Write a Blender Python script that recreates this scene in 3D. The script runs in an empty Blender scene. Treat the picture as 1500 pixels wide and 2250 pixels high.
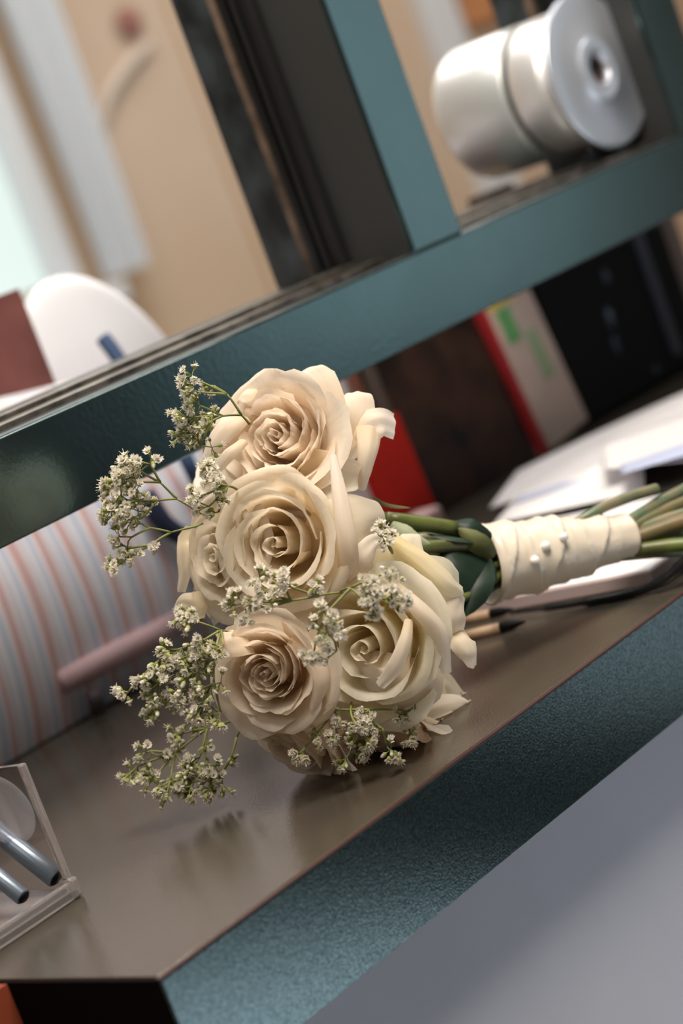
import bpy, bmesh, math, random
import numpy as np
from mathutils import Vector, Matrix, noise

# ---------------------------------------------------------------- camera, world, lights, exposure
sc = bpy.context.scene
COL = sc.collection
FPX, YAW, PITCH, ROLL = 4847.0, math.radians(45.92), math.radians(8.642), math.radians(20.525)
CAM = Vector((0.0, 0.0, 0.34))              # counter top is z = 0, floor is z = -1.05
fwd = Vector((math.sin(YAW)*math.cos(PITCH), math.cos(YAW)*math.cos(PITCH), -math.sin(PITCH)))
rgt = Vector((math.cos(YAW), -math.sin(YAW), 0))
dwn = fwd.cross(rgt)
IX = rgt*math.cos(ROLL) + dwn*math.sin(ROLL)
IY = dwn*math.cos(ROLL) - rgt*math.sin(ROLL)
cd = bpy.data.cameras.new('camera')
cam = bpy.data.objects.new('camera', cd); COL.objects.link(cam)
m = Matrix((IX, -IY, -fwd)).transposed().to_4x4(); m.translation = CAM
cam.matrix_world = m
cd.sensor_fit = 'VERTICAL'; cd.sensor_height = 36.0; cd.lens = FPX*36.0/2250.0
cd.clip_start = 0.05; cd.clip_end = 60
cd.dof.use_dof = True; cd.dof.focus_distance = 1.285; cd.dof.aperture_fstop = 4.4; cd.dof.aperture_blades = 9
sc.camera = cam

sc.view_settings.view_transform = 'Standard'; sc.view_settings.look = 'None'
sc.view_settings.gamma = 1.0; sc.view_settings.use_curve_mapping = False
sc.view_settings.exposure = 0.0

world = bpy.data.worlds.new('world'); sc.world = world; world.use_nodes = True
bg = world.node_tree.nodes['Background']; bg.inputs[0].default_value = (0.66, 0.60, 0.55, 1); bg.inputs[1].default_value = 0.12

def area(name, loc, target, sx, sy, power, color):
    l = bpy.data.lights.new(name, 'AREA'); l.shape = 'RECTANGLE'; l.size = sx; l.size_y = sy
    l.energy = power; l.color = color
    o = bpy.data.objects.new(name, l); COL.objects.link(o); o.location = loc
    o.rotation_euler = (Vector(target)-Vector(loc)).to_track_quat('-Z', 'Y').to_euler()
    return o
# warm ceiling lamps over the customers' side
area('ceiling_lamp_customer_side', (0.88, 0.42, 1.42), (0.98, 0.95, 0.1), 0.8, 0.6, 38, (1.0, 0.90, 0.78))
area('ceiling_lamp_customer_side_right', (2.15, 0.72, 1.35), (1.05, 0.92, 0.05), 0.6, 0.5, 6, (0.96, 0.95, 0.95))
area('left_fill_customer_side', (-0.25, 0.62, 1.15), (0.9, 0.95, 0.12), 0.6, 0.6, 3.2, (1.0, 0.95, 0.88))  # added warm fill from the upper left, its source unseen
# daylight of the street door on the customers' side, seen mirrored in the green paint
area('street_door_daylight', (4.72, -1.9, 0.45), (1.3, 1.0, 0.3), 1.1, 1.4, 6, (0.78, 0.93, 1.0))
# added spots for the bright floor mirrored in the fascia; no window built
def spot(name, loc, target, power, color, size, blend):
    l = bpy.data.lights.new(name, 'SPOT'); l.energy = power; l.color = color; l.spot_size = math.radians(size); l.spot_blend = blend; l.shadow_soft_size = 0.25
    o = bpy.data.objects.new(name, l); COL.objects.link(o); o.location = loc
    o.rotation_euler = (Vector(target)-Vector(loc)).to_track_quat('-Z', 'Y').to_euler()
spot('floor_daylight_spot', (2.2, -2.9, 1.6), (1.8, -1.0, -1.05), 1400, (0.80, 0.90, 1.0), 40, 0.5)  # added spot, cone kept to the floor so it bounces onto the low wall
spot('street_door_daylight_floor', (4.6, -2.9, 1.6), (4.7, -1.5, -1.05), 420, (0.80, 0.90, 1.0), 38, 0.5)
# added fill for the bag's front, behind the glass, then the booth's ceiling lamps
area('bag_fill_booth', (1.12, 1.21, 0.85), (1.10, 1.36, 0.12), 0.6, 0.06, 2.5, (1.0, 0.95, 0.92))
area('ceiling_lamp_booth', (2.2, 2.1, 1.7), (2.0, 2.2, 0.0), 1.4, 1.2, 46, (1.0, 0.93, 0.86))
area('ceiling_lamp_booth_rear', (4.2, 2.2, 1.8), (4.2, 2.6, 0.0), 1.2, 0.8, 24, (1.0, 0.92, 0.84))

# ---------------------------------------------------------------- helpers
def at(px, py, d):
    """pixel of the 1500x2250 frame at depth d -> point"""
    return CAM + d*(fwd + IX*((px-750)/FPX) + IY*((py-1125)/FPX))
def at_on(px, py, axis, val):
    v = fwd + IX*((px-750)/FPX) + IY*((py-1125)/FPX)
    return CAM + v*((val-CAM[axis])/v[axis])
def camdir(a, b, c):
    """right, down, towards the viewer -> unit direction"""
    return (IX*a + IY*b - fwd*c).normalized()

def link(o, parent=None):
    COL.objects.link(o)
    if parent is not None: o.parent = parent
    return o
def tag(o, label=None, cat=None, group=None, kind=None):
    if label: o['label'] = label
    if cat: o['category'] = cat
    if group: o['group'] = group
    if kind: o['kind'] = kind
    return o
def empty(name, loc=(0, 0, 0), parent=None):
    o = bpy.data.objects.new(name, None); o.location = loc; o.empty_display_size = 0.02
    return link(o, parent)
def mesh_obj(name, bm, mats, parent=None, smooth=True, world_space=True):
    me = bpy.data.meshes.new(name); bm.to_mesh(me); bm.free()
    if not isinstance(mats, (list, tuple)): mats = [mats]
    for mm in mats: me.materials.append(mm)
    if smooth:
        for p in me.polygons: p.use_smooth = True
    o = bpy.data.objects.new(name, me); link(o, parent)
    if parent is not None and world_space:
        # geometry is given in world space: undo every parent's own placement
        mw = Matrix.Identity(4); p = parent; chain = []
        while p is not None: chain.append(p); p = p.parent
        for p in reversed(chain): mw = mw @ p.matrix_parent_inverse @ Matrix.LocRotScale(p.location, p.rotation_euler, p.scale)
        o.matrix_parent_inverse = mw.inverted()
    return o
def box(bm, x0, x1, y0, y1, z0, z1, M=None, mi=0, bevel=0):
    vs = [Vector((x, y, z)) for x in (x0, x1) for y in (y0, y1) for z in (z0, z1)]
    if M is not None: vs = [M @ v for v in vs]
    b = [bm.verts.new(v) for v in vs]
    fs = []
    for f in ((0, 1, 3, 2), (4, 6, 7, 5), (0, 4, 5, 1), (2, 3, 7, 6), (0, 2, 6, 4), (1, 5, 7, 3)):
        fc = bm.faces.new([b[i] for i in f]); fc.material_index = mi; fs.append(fc)
    if bevel > 0:
        es = list({e for f in fs for e in f.edges})
        bmesh.ops.bevel(bm, geom=es, offset=bevel, segments=2, profile=0.5, affect='EDGES')
    return b
def boxo(name, x0, x1, y0, y1, z0, z1, mat, parent=None, bevel=0, M=None):
    bm = bmesh.new(); box(bm, x0, x1, y0, y1, z0, z1, M, 0, bevel)
    return mesh_obj(name, bm, mat, parent, smooth=False)
def tube(bm, pts, radii, seg=8, mi=0, caps=True):
    pts = [Vector(p) for p in pts]
    if not isinstance(radii, (list, tuple)): radii = [radii]*len(pts)
    t0 = (pts[1]-pts[0]).normalized()
    up = Vector((0, 0, 1)) if abs(t0.z) < .9 else Vector((1, 0, 0))
    n = t0.cross(up).normalized()
    rings = []
    for i, p in enumerate(pts):
        t = ((pts[min(i+1, len(pts)-1)]-pts[max(i-1, 0)])).normalized()
        n = (n - t*n.dot(t)).normalized(); b = t.cross(n)
        rings.append([bm.verts.new(p + (n*math.cos(2*math.pi*k/seg)+b*math.sin(2*math.pi*k/seg))*radii[i]) for k in range(seg)])
    for i in range(len(pts)-1):
        for k in range(seg):
            f = bm.faces.new((rings[i][k], rings[i][(k+1) % seg], rings[i+1][(k+1) % seg], rings[i+1][k])); f.material_index = mi
    if caps:
        f = bm.faces.new(rings[0][::-1]); f.material_index = mi
        f = bm.faces.new(rings[-1]); f.material_index = mi
    return rings
def bez(p0, p1, p2, n=6):
    p0, p1, p2 = Vector(p0), Vector(p1), Vector(p2)
    return [p0*(1-t)**2 + p1*2*t*(1-t) + p2*t*t for t in [i/n for i in range(n+1)]]
def spline(P, n=6):
    """Catmull-Rom through the points"""
    P = [Vector(p) for p in P]; Q = [P[0]*2-P[1]] + P + [P[-1]*2-P[-2]]; out = []
    for i in range(1, len(Q)-2):
        for k in range(n):
            t = k/n; a, b, c, d = Q[i-1:i+3]
            out.append(0.5*((b*2)+(c-a)*t+(a*2-b*5+c*4-d)*t*t+(b*3-a-c*3+d)*t**3))
    out.append(P[-1]); return out
def lathe(bm, prof, M, seg=48, mi=0, closed=False):
    """prof: list of (r, h); axis = local z of M"""
    rings = []
    for r, h in prof:
        rings.append([bm.verts.new(M @ Vector((r*math.cos(2*math.pi*k/seg), r*math.sin(2*math.pi*k/seg), h))) for k in range(seg)])
    for i in range(len(prof)-1):
        for k in range(seg):
            f = bm.faces.new((rings[i][k], rings[i][(k+1) % seg], rings[i+1][(k+1) % seg], rings[i+1][k])); f.material_index = mi
    return rings
def frame_from_z(z, roll=0.0):
    z = Vector(z).normalized(); up = Vector((0, 0, 1)) if abs(z.z) < .95 else Vector((1, 0, 0))
    x = up.cross(z).normalized(); y = z.cross(x)
    R = Matrix((x, y, z)).transposed().to_4x4()
    return R @ Matrix.Rotation(roll, 4, 'Z')

# ---------------------------------------------------------------- materials
def mat(name, color, rough=0.5, metal=0.0, spec=0.5, bump=None, vary=None, trans=0.0, coat=0.0, sheen=0.0, emit=None, ior=1.45, coords='Object'):
    mt = bpy.data.materials.new(name); mt.use_nodes = True
    nt = mt.node_tree; b = nt.nodes['Principled BSDF']
    b.inputs['Base Color'].default_value = (*color, 1); b.inputs['Roughness'].default_value = rough
    b.inputs['Metallic'].default_value = metal; b.inputs['Specular IOR Level'].default_value = spec
    b.inputs['Transmission Weight'].default_value = trans; b.inputs['Coat Weight'].default_value = coat
    b.inputs['Sheen Weight'].default_value = sheen; b.inputs['IOR'].default_value = ior
    tc = nt.nodes.new('ShaderNodeTexCoord')
    if vary:          # (scale, amount[, second colour])
        n = nt.nodes.new('ShaderNodeTexNoise'); n.inputs['Scale'].default_value = vary[0]; n.inputs['Detail'].default_value = 5
        nt.links.new(tc.outputs[coords], n.inputs['Vector'])
        r = nt.nodes.new('ShaderNodeValToRGB')
        c2 = vary[2] if len(vary) > 2 else tuple(c*(1-vary[1]) for c in color)
        c1 = color if len(vary) > 2 else tuple(min(1, c*(1+vary[1])) for c in color)
        r.color_ramp.elements[0].position = 0.35; r.color_ramp.elements[1].position = 0.65
        r.color_ramp.elements[0].color = (*c2, 1); r.color_ramp.elements[1].color = (*c1, 1)
        nt.links.new(n.outputs['Fac'], r.inputs['Fac']); nt.links.new(r.outputs['Color'], b.inputs['Base Color'])
    if bump:          # (scale, strength, distance)
        n = nt.nodes.new('ShaderNodeTexNoise'); n.inputs['Scale'].default_value = bump[0]; n.inputs['Detail'].default_value = 3
        nt.links.new(tc.outputs[coords], n.inputs['Vector'])
        bp = nt.nodes.new('ShaderNodeBump'); bp.inputs['Strength'].default_value = bump[1]; bp.inputs['Distance'].default_value = bump[2]
        nt.links.new(n.outputs['Fac'], bp.inputs['Height']); nt.links.new(bp.outputs['Normal'], b.inputs['Normal'])
    if emit:
        b.inputs['Emission Color'].default_value = (*emit[0], 1); b.inputs['Emission Strength'].default_value = emit[1]
    return mt
def petal_mat(name, edge, mid, base, tl=0.5):
    mt = bpy.data.materials.new(name); mt.use_nodes = True; nt = mt.node_tree; N = nt.nodes; L = nt.links
    b = N['Principled BSDF']; out = N['Material Output']
    uv = N.new('ShaderNodeUVMap'); uv.uv_map = 'UVMap'
    sep = N.new('ShaderNodeSeparateXYZ'); L.new(uv.outputs['UV'], sep.inputs[0])
    r = N.new('ShaderNodeValToRGB'); cr = r.color_ramp
    cr.elements[0].position = 0.05; cr.elements[0].color = (*base, 1)
    cr.elements[1].position = 0.97; cr.elements[1].color = (*edge, 1)
    e = cr.elements.new(0.55); e.color = (*mid, 1)
    L.new(sep.outputs['Y'], r.inputs['Fac'])
    # faint veins running from base to rim, a little browning at spots of the rim
    tc = N.new('ShaderNodeTexCoord')
    mp = N.new('ShaderNodeMapping'); mp.inputs['Scale'].default_value = (26, 2.2, 1); L.new(uv.outputs['UV'], mp.inputs['Vector'])
    vn = N.new('ShaderNodeTexNoise'); vn.inputs['Scale'].default_value = 1.0; vn.inputs['Detail'].default_value = 4; L.new(mp.outputs[0], vn.inputs['Vector'])
    bn = N.new('ShaderNodeTexNoise'); bn.inputs['Scale'].default_value = 55; bn.inputs['Detail'].default_value = 6; L.new(tc.outputs['Object'], bn.inputs['Vector'])
    br = N.new('ShaderNodeMapRange'); br.inputs['From Min'].default_value = 0.63; br.inputs['From Max'].default_value = 0.74; L.new(bn.outputs['Fac'], br.inputs['Value'])
    rim = N.new('ShaderNodeMapRange'); rim.inputs['From Min'].default_value = 0.9; rim.inputs['From Max'].default_value = 1.0; L.new(sep.outputs['Y'], rim.inputs['Value'])
    mul = N.new('ShaderNodeMath'); mul.operation = 'MULTIPLY'; L.new(br.outputs[0], mul.inputs[0]); L.new(rim.outputs[0], mul.inputs[1])
    mx = N.new('ShaderNodeMixRGB'); mx.inputs['Color2'].default_value = (0.50, 0.33, 0.16, 1); L.new(mul.outputs[0], mx.inputs['Fac']); L.new(r.outputs['Color'], mx.inputs['Color1'])
    hs = N.new('ShaderNodeHueSaturation'); mr = N.new('ShaderNodeMapRange'); mr.inputs['To Min'].default_value = 0.93; mr.inputs['To Max'].default_value = 1.05
    L.new(vn.outputs['Fac'], mr.inputs['Value']); L.new(mr.outputs[0], hs.inputs['Value']); L.new(mx.outputs[0], hs.inputs['Color'])
    L.new(hs.outputs[0], b.inputs['Base Color'])
    bp = N.new('ShaderNodeBump'); bp.inputs['Strength'].default_value = 0.25; bp.inputs['Distance'].default_value = 0.0006
    L.new(vn.outputs['Fac'], bp.inputs['Height']); L.new(bp.outputs[0], b.inputs['Normal'])
    b.inputs['Roughness'].default_value = 0.55; b.inputs['Specular IOR Level'].default_value = 0.3; b.inputs['Sheen Weight'].default_value = 0.1
    tr = N.new('ShaderNodeBsdfTranslucent'); L.new(hs.outputs[0], tr.inputs['Color']); L.new(bp.outputs[0], tr.inputs['Normal'])
    ms = N.new('ShaderNodeMixShader'); ms.inputs[0].default_value = tl
    L.new(b.outputs[0], ms.inputs[1]); L.new(tr.outputs[0], ms.inputs[2]); L.new(ms.outputs[0], out.inputs['Surface'])
    return mt
def paint_mat(name, color, rough, metal, bump, flake=0.0, vary=0.0):
    mt = mat(name, color, rough, metal, 0.5, bump)
    nt = mt.node_tree; b = nt.nodes['Principled BSDF']; tc = nt.nodes.new('ShaderNodeTexCoord')
    if flake:
        v = nt.nodes.new('ShaderNodeTexVoronoi'); v.inputs['Scale'].default_value = 900; nt.links.new(tc.outputs['Object'], v.inputs['Vector'])
        r = nt.nodes.new('ShaderNodeValToRGB')
        r.color_ramp.elements[0].color = (*[c*(1-flake) for c in color], 1); r.color_ramp.elements[1].color = (*[min(1, c*(1+flake)) for c in color], 1)
        nt.links.new(v.outputs['Color'], r.inputs['Fac']); nt.links.new(r.outputs[0], b.inputs['Base Color'])
    if vary:
        n = nt.nodes.new('ShaderNodeTexNoise'); n.inputs['Scale'].default_value = 22; n.inputs['Detail'].default_value = 6; nt.links.new(tc.outputs['Object'], n.inputs['Vector'])
        mr = nt.nodes.new('ShaderNodeMapRange'); mr.inputs['To Min'].default_value = rough-vary; mr.inputs['To Max'].default_value = rough+vary
        nt.links.new(n.outputs['Fac'], mr.inputs['Value']); nt.links.new(mr.outputs[0], b.inputs['Roughness'])
    return mt
def glass_mat(name, tint=(0.97, 0.985, 0.98), rough=0.0, refl=1.0, opac=0.0):
    """clear sheet: transparent with fresnel reflection"""
    mt = bpy.data.materials.new(name); mt.use_nodes = True; nt = mt.node_tree; N = nt.nodes; L = nt.links
    N.remove(N['Principled BSDF']); out = N['Material Output']
    t = N.new('ShaderNodeBsdfTransparent'); t.inputs[0].default_value = (*tint, 1)
    g = N.new('ShaderNodeBsdfGlossy'); g.inputs['Roughness'].default_value = max(rough, 0.02)
    f = N.new('ShaderNodeFresnel'); f.inputs['IOR'].default_value = 1.45
    mu = N.new('ShaderNodeMath'); mu.operation = 'MULTIPLY'; mu.inputs[1].default_value = refl; L.new(f.outputs[0], mu.inputs[0])
    ge = N.new('ShaderNodeNewGeometry'); iv = N.new('ShaderNodeMath'); iv.operation = 'SUBTRACT'; iv.inputs[0].default_value = 1.0; L.new(ge.outputs['Backfacing'], iv.inputs[1])
    m0 = N.new('ShaderNodeMath'); m0.operation = 'MULTIPLY'; L.new(mu.outputs[0], m0.inputs[0]); L.new(iv.outputs[0], m0.inputs[1]); mu = m0
    ms = N.new('ShaderNodeMixShader'); L.new(mu.outputs[0], ms.inputs[0]); L.new(t.outputs[0], ms.inputs[1]); L.new(g.outputs[0], ms.inputs[2])
    if opac:
        d = N.new('ShaderNodeBsdfDiffuse'); d.inputs[0].default_value = (0.75, 0.75, 0.78, 1)
        m2 = N.new('ShaderNodeMixShader'); m2.inputs[0].default_value = opac
        L.new(ms.outputs[0], m2.inputs[1]); L.new(d.outputs[0], m2.inputs[2]); ms = m2
    L.new(ms.outputs[0], out.inputs['Surface'])
    return mt

M_rail = paint_mat('teal_satin_paint', (0.098, 0.150, 0.153), 0.19, 0.94, (260, 0.13, 0.0006), 0.0, 0.03)
M_fascia = paint_mat('teal_speckled_paint', (0.125, 0.175, 0.180), 0.13, 0.94, (700, 0.12, 0.0004), 0.45, 0.0)
M_top = paint_mat('taupe_counter_top', (0.14, 0.12, 0.094), 0.19, 0.6, (620, 0.3, 0.0004), 0.12, 0.0)
M_end_shade = mat('shaded_counter_end', (0.005, 0.002, 0.002), 0.9, 0, 0.1)  # shade of the counter's unlit left end put into the colour
M_seam = mat('brown_edge_seam', (0.05, 0.018, 0.015), 0.5)
M_side = mat('mullion_side_grey', (0.028, 0.029, 0.028), 0.45, 0.0, 0.4, (300, 0.1, 0.0003))
M_rubber = mat('black_rubber', (0.008, 0.008, 0.008), 0.42, 0, 0.4)
M_track = mat('worn_bronze_track', (0.16, 0.14, 0.12), 0.32, 0.8, 0.5, None, (60, 0.5))
M_ledge = mat('dusty_ledge', (0.10, 0.115, 0.12), 0.34, 0.55, 0.5, (500, 0.3, 0.0004), (140, 0.35))
M_glass = glass_mat('window_glass', (0.96, 0.975, 0.97), 0.0, 0.8)
M_wall_in = mat('tan_booth_wall', (0.56, 0.40, 0.27), 0.8, 0, 0.2, None, (1.6, 0.0, (0.60, 0.45, 0.34)))
M_wall_low = mat('pale_lavender_wall', (0.50, 0.52, 0.60), 0.6, 0, 0.3, (90, 0.12, 0.001), (5, 0.05))
M_plain = mat('off_white_room_paint', (0.45, 0.40, 0.36), 0.8)
M_floor = mat('pale_floor', (0.50, 0.50, 0.50), 0.6, 0, 0.4, None, (6, 0.15))
M_white = mat('white_window_paint', (0.68, 0.69, 0.72), 0.5)
M_curtain = mat('white_curtain', (0.66, 0.68, 0.72), 0.8, 0, 0.1)
M_day = mat('daylit_window_pane', (0.25, 0.27, 0.27), 0.3, 0, 0.3, None, None, 0, 0, 0, ((0.84, 0.97, 0.93), 0.80))
M_silver = mat('satin_silver', (0.78, 0.76, 0.76), 0.40, 0.6, 0.5, (900, 0.06, 0.0002))
M_flange = mat('satin_aluminium', (0.70, 0.74, 0.82), 0.36, 0.75, 0.5)
M_groove = mat('black_groove', (0.01, 0.01, 0.01), 0.6)
M_hole = mat('brown_bore', (0.09, 0.06, 0.055), 0.7)  # even dark brown for the centre hole

P_CREAM = petal_mat('petal_cream', (0.87, 0.78, 0.64), (0.87, 0.75, 0.55), (0.86, 0.70, 0.44))
P_BLUSH = petal_mat('petal_blush', (0.88, 0.78, 0.66), (0.87, 0.74, 0.58), (0.87, 0.68, 0.48))
P_IVORY = petal_mat('petal_ivory', (0.86, 0.80, 0.66), (0.85, 0.76, 0.54), (0.76, 0.62, 0.28))
P_WHITE = petal_mat('petal_white', (0.88, 0.81, 0.73), (0.87, 0.77, 0.64), (0.82, 0.66, 0.45))
M_stem = mat('rose_stem_green', (0.12, 0.15, 0.035), 0.38, 0, 0.5, (120, 0.2, 0.0006), (40, 0, (0.07, 0.07, 0.02)))
M_stem_b = mat('rose_stem_blue_green', (0.085, 0.15, 0.085), 0.36, 0, 0.5, None, (50, 0, (0.20, 0.17, 0.10)))
M_stem_br = mat('rose_stem_brown', (0.17, 0.115, 0.05), 0.45, 0, 0.5, None, (60, 0, (0.10, 0.105, 0.04)))
M_leaf = mat('dark_rose_leaf', (0.010, 0.024, 0.014), 0.48, 0, 0.3, (90, 0.4, 0.001), (30, 0.35))
M_sepal = mat('sepal_olive', (0.10, 0.11, 0.04), 0.55, 0, 0.3, None, (60, 0.3))
M_cut = mat('pale_cut_stem_end', (0.48, 0.45, 0.32), 0.7)
M_gyp = bpy.data.materials.new('gypsophila_white'); M_gyp.use_nodes = True
_n = M_gyp.node_tree.nodes; _l = M_gyp.node_tree.links; _b = _n['Principled BSDF']; _b.inputs['Base Color'].default_value = (0.86, 0.81, 0.72, 1); _b.inputs['Roughness'].default_value = 0.8; _b.inputs['Specular IOR Level'].default_value = 0.1
_t = _n.new('ShaderNodeBsdfTranslucent'); _t.inputs[0].default_value = (0.86, 0.81, 0.70, 1); _m = _n.new('ShaderNodeMixShader'); _m.inputs[0].default_value = 0.45
_l.new(_b.outputs[0], _m.inputs[1]); _l.new(_t.outputs[0], _m.inputs[2]); _l.new(_m.outputs[0], _n['Material Output'].inputs['Surface'])
M_gypg = mat('gypsophila_green', (0.27, 0.29, 0.09), 0.6, 0, 0.3, None, (90, 0.3))
M_gyps = mat('gypsophila_stem', (0.20, 0.21, 0.07), 0.55, 0, 0.3, None, (60, 0.3))
M_pearl = mat('pearl', (0.86, 0.83, 0.80), 0.16, 0, 0.6, None, None, 0, 0.6)
M_satin = mat('ivory_satin', (0.68, 0.60, 0.49), 0.34, 0.0, 0.5, (180, 0.10, 0.0006), None, 0, 0.0, 0.35)
M_paper = mat('white_paper', (0.84, 0.82, 0.84), 0.6, 0, 0.3)
M_paper_b = mat('bluish_paper', (0.48, 0.53, 0.72), 0.6, 0, 0.3)
M_pad = mat('mauve_pad', (0.50, 0.40, 0.40), 0.6, 0, 0.3)
M_wood = mat('pencil_wood', (0.33, 0.22, 0.14), 0.5, 0, 0.4, None, (70, 0.25))
M_black = mat('black_plastic', (0.005, 0.005, 0.006), 0.5, 0, 0.12)
M_cord = mat('black_cord', (0.008, 0.009, 0.011), 0.25)
M_acrylic = glass_mat('clear_acrylic', (0.97, 0.95, 0.95), 0.02, 1.4)
M_acrylic_e = mat('acrylic_edge', (0.92, 0.88, 0.88), 0.08, 0, 0.7, None, None, 0.85, 0, 0, None, 1.49)
M_frost = glass_mat('frosted_plastic', (0.90, 0.90, 0.93), 0.2, 1.0, 0.14)
M_marker = mat('steel_blue_barrel', (0.17, 0.21, 0.26), 0.3, 0.5, 0.5)
M_orange = mat('orange_red_wood', (0.22, 0.045, 0.02), 0.5, 0, 0.4, None, (14, 0.3))
M_maroon = mat('maroon_leather', (0.15, 0.052, 0.047), 0.5, 0, 0.4, None, (18, 0.25))
M_navy = mat('navy_webbing', (0.012, 0.02, 0.055), 0.7)
M_blue = mat('blue_cloth_strip', (0.035, 0.065, 0.14), 0.7)
M_red = mat('red_card', (0.55, 0.020, 0.012), 0.6, 0, 0.15)
M_darkbook = mat('dark_brown_cover', (0.006, 0.004, 0.004), 0.5, 0, 0.2, None, (22, 0, (0.05, 0.022, 0.014)))
M_tanbook = mat('rust_brown_cover', (0.33, 0.13, 0.07), 0.5, 0, 0.4, None, (16, 0.4))
M_cream = mat('cream_cover', (0.66, 0.50, 0.43), 0.5, 0, 0.4, None, (14, 0, (0.50, 0.40, 0.36)))
M_green = mat('green_print', (0.13, 0.36, 0.13), 0.5)
M_yellow = mat('yellow_print', (0.70, 0.50, 0.05), 0.5)
M_wine = mat('red_spine', (0.38, 0.02, 0.025), 0.5)
M_post = mat('brown_post', (0.05, 0.028, 0.018), 0.5)
M_slate = mat('slate_blue_side', (0.03, 0.035, 0.06), 0.4)
M_taupe = mat('taupe_panel', (0.09, 0.07, 0.068), 0.5)
def stripe_mat():
    mt = bpy.data.materials.new('striped_canvas'); mt.use_nodes = True; nt = mt.node_tree; N = nt.nodes; L = nt.links
    b = N['Principled BSDF']; b.inputs['Roughness'].default_value = 0.75; b.inputs['Sheen Weight'].default_value = 0.2
    uv = N.new('ShaderNodeUVMap'); uv.uv_map = 'UVMap'; sep = N.new('ShaderNodeSeparateXYZ'); L.new(uv.outputs[0], sep.inputs[0])
    mp = N.new('ShaderNodeMapping'); mp.inputs['Scale'].default_value = (1, 0.10, 1); L.new(uv.outputs[0], mp.inputs[0])
    n = N.new('ShaderNodeTexNoise'); n.inputs['Scale'].default_value = 9; n.inputs['Detail'].default_value = 2; L.new(mp.outputs[0], n.inputs['Vector'])
    ad = N.new('ShaderNodeMath'); ad.operation = 'MULTIPLY_ADD'; ad.inputs[1].default_value = 0.050; L.new(n.outputs['Fac'], ad.inputs[0]); L.new(sep.outputs['X'], ad.inputs[2])
    sc_ = N.new('ShaderNodeMath'); sc_.operation = 'MULTIPLY'; sc_.inputs[1].default_value = 19.0; L.new(ad.outputs[0], sc_.inputs[0])
    fr = N.new('ShaderNodeMath'); fr.operation = 'FRACT'; L.new(sc_.outputs[0], fr.inputs[0])
    r = N.new('ShaderNodeValToRGB'); cr = r.color_ramp
    cols = [(0.0, (0.42, 0.45, 0.56)), (0.16, (0.38, 0.42, 0.54)), (0.27, (0.62, 0.56, 0.60)), (0.40, (0.44, 0.27, 0.27)), (0.50, (0.43, 0.29, 0.30)), (0.60, (0.58, 0.50, 0.54)), (0.75, (0.42, 0.44, 0.53)), (0.88, (0.62, 0.58, 0.61))]
    cr.elements[0].position = 0; cr.elements[0].color = (*cols[0][1], 1); cr.elements[1].position = 1.0; cr.elements[1].color = (*cols[0][1], 1)
    for p, c in cols[1:]:
        e = cr.elements.new(p); e.color = (*c, 1)
    L.new(fr.outputs[0], r.inputs[0])
    # the weave turns plain near the top of the bag
    mr = N.new('ShaderNodeMapRange'); mr.inputs['From Min'].default_value = 0.55; mr.inputs['From Max'].default_value = 0.80; L.new(sep.outputs['Y'], mr.inputs['Value'])
    mx = N.new('ShaderNodeMixRGB'); mx.inputs['Color2'].default_value = (0.68, 0.65, 0.69, 1); L.new(mr.outputs[0], mx.inputs['Fac']); L.new(r.outputs[0], mx.inputs['Color1'])
    L.new(mx.outputs[0], b.inputs['Base Color'])
    return mt
M_stripe = stripe_mat()

# ---------------------------------------------------------------- room shell
FZ = -1.05
def struct(name, *a, **k):
    o = boxo(name, *a, **k); o['kind'] = 'structure'; return o
struct('floor', -2.5, 6.2, -3.2, 3.5, FZ-.05, FZ, M_floor)
struct('wall_back', -2.5, 6.2, 3.4, 3.5, FZ, 1.9, M_wall_in)
struct('wall_right', 6.1, 6.2, -3.2, 3.4, FZ, 1.9, M_wall_in)
struct('wall_unseen_dark', 0.2, 6.1, -3.25, -3.2, FZ, 1.9, mat('dark_unseen_wall', (0.035, 0.028, 0.022), 0.8))  # unseen wall, added dark so the rail's left end mirrors darkness
struct('wall_front', 0.70, 6.1, 0.866, 0.95, FZ, -0.0675, M_wall_low)
# unseen dark mat, added for its dark mirror image in the counter's front edge
o = boxo('added_mat', 2.85, 3.75, -2.2, 0.1, FZ, FZ+0.012, mat('dark_mat', (0.012, 0.011, 0.010), 0.9), None, 0.002); tag(o, 'unseen dark mat added on the pale floor before the counter', 'mat')
struct('trim_1', 0.575, 0.6255, 0.9535, 1.08, FZ, -0.0005, M_orange)

# window in the booth's back wall
win = empty('window_2', (2.75, 3.4, 0.9)); win['kind'] = 'structure'
boxo('pane', 2.2, 2.93, 3.385, 3.395, 0.30, 1.6, M_day, win)
boxo('frame_side', 2.93, 2.99, 3.34, 3.40, 0.24, 1.66, M_white, win, 0.004)
boxo('frame_side', 2.50, 2.54, 3.35, 3.385, 0.30, 1.60, M_white, win, 0.004)
boxo('window_sill', 2.15, 3.02, 3.26, 3.40, 0.22, 0.26, M_white, win, 0.004)
# curtain hanging beside it
bm = bmesh.new(); nx, nz = 60, 8; g = []
for i in range(nx+1):
    row = []
    for j in range(nz+1):
        u = i/nx; x = 3.02 + 0.17*u*(1-0.35*(j/nz)); zz = 0.27+1.4*(1-j/nz)
        row.append(bm.verts.new((x, 3.30 + 0.022*math.sin(u*5.5*2*math.pi+0.6*math.sin(j*.7)), zz)))
    g.append(row)
for i in range(nx):
    for j in range(nz): bm.faces.new((g[i][j], g[i+1][j], g[i+1][j+1], g[i][j+1]))
cu = mesh_obj('curtain', bm, M_curtain); tag(cu, 'white curtain hanging beside the bright window of the back wall', 'curtain')
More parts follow.
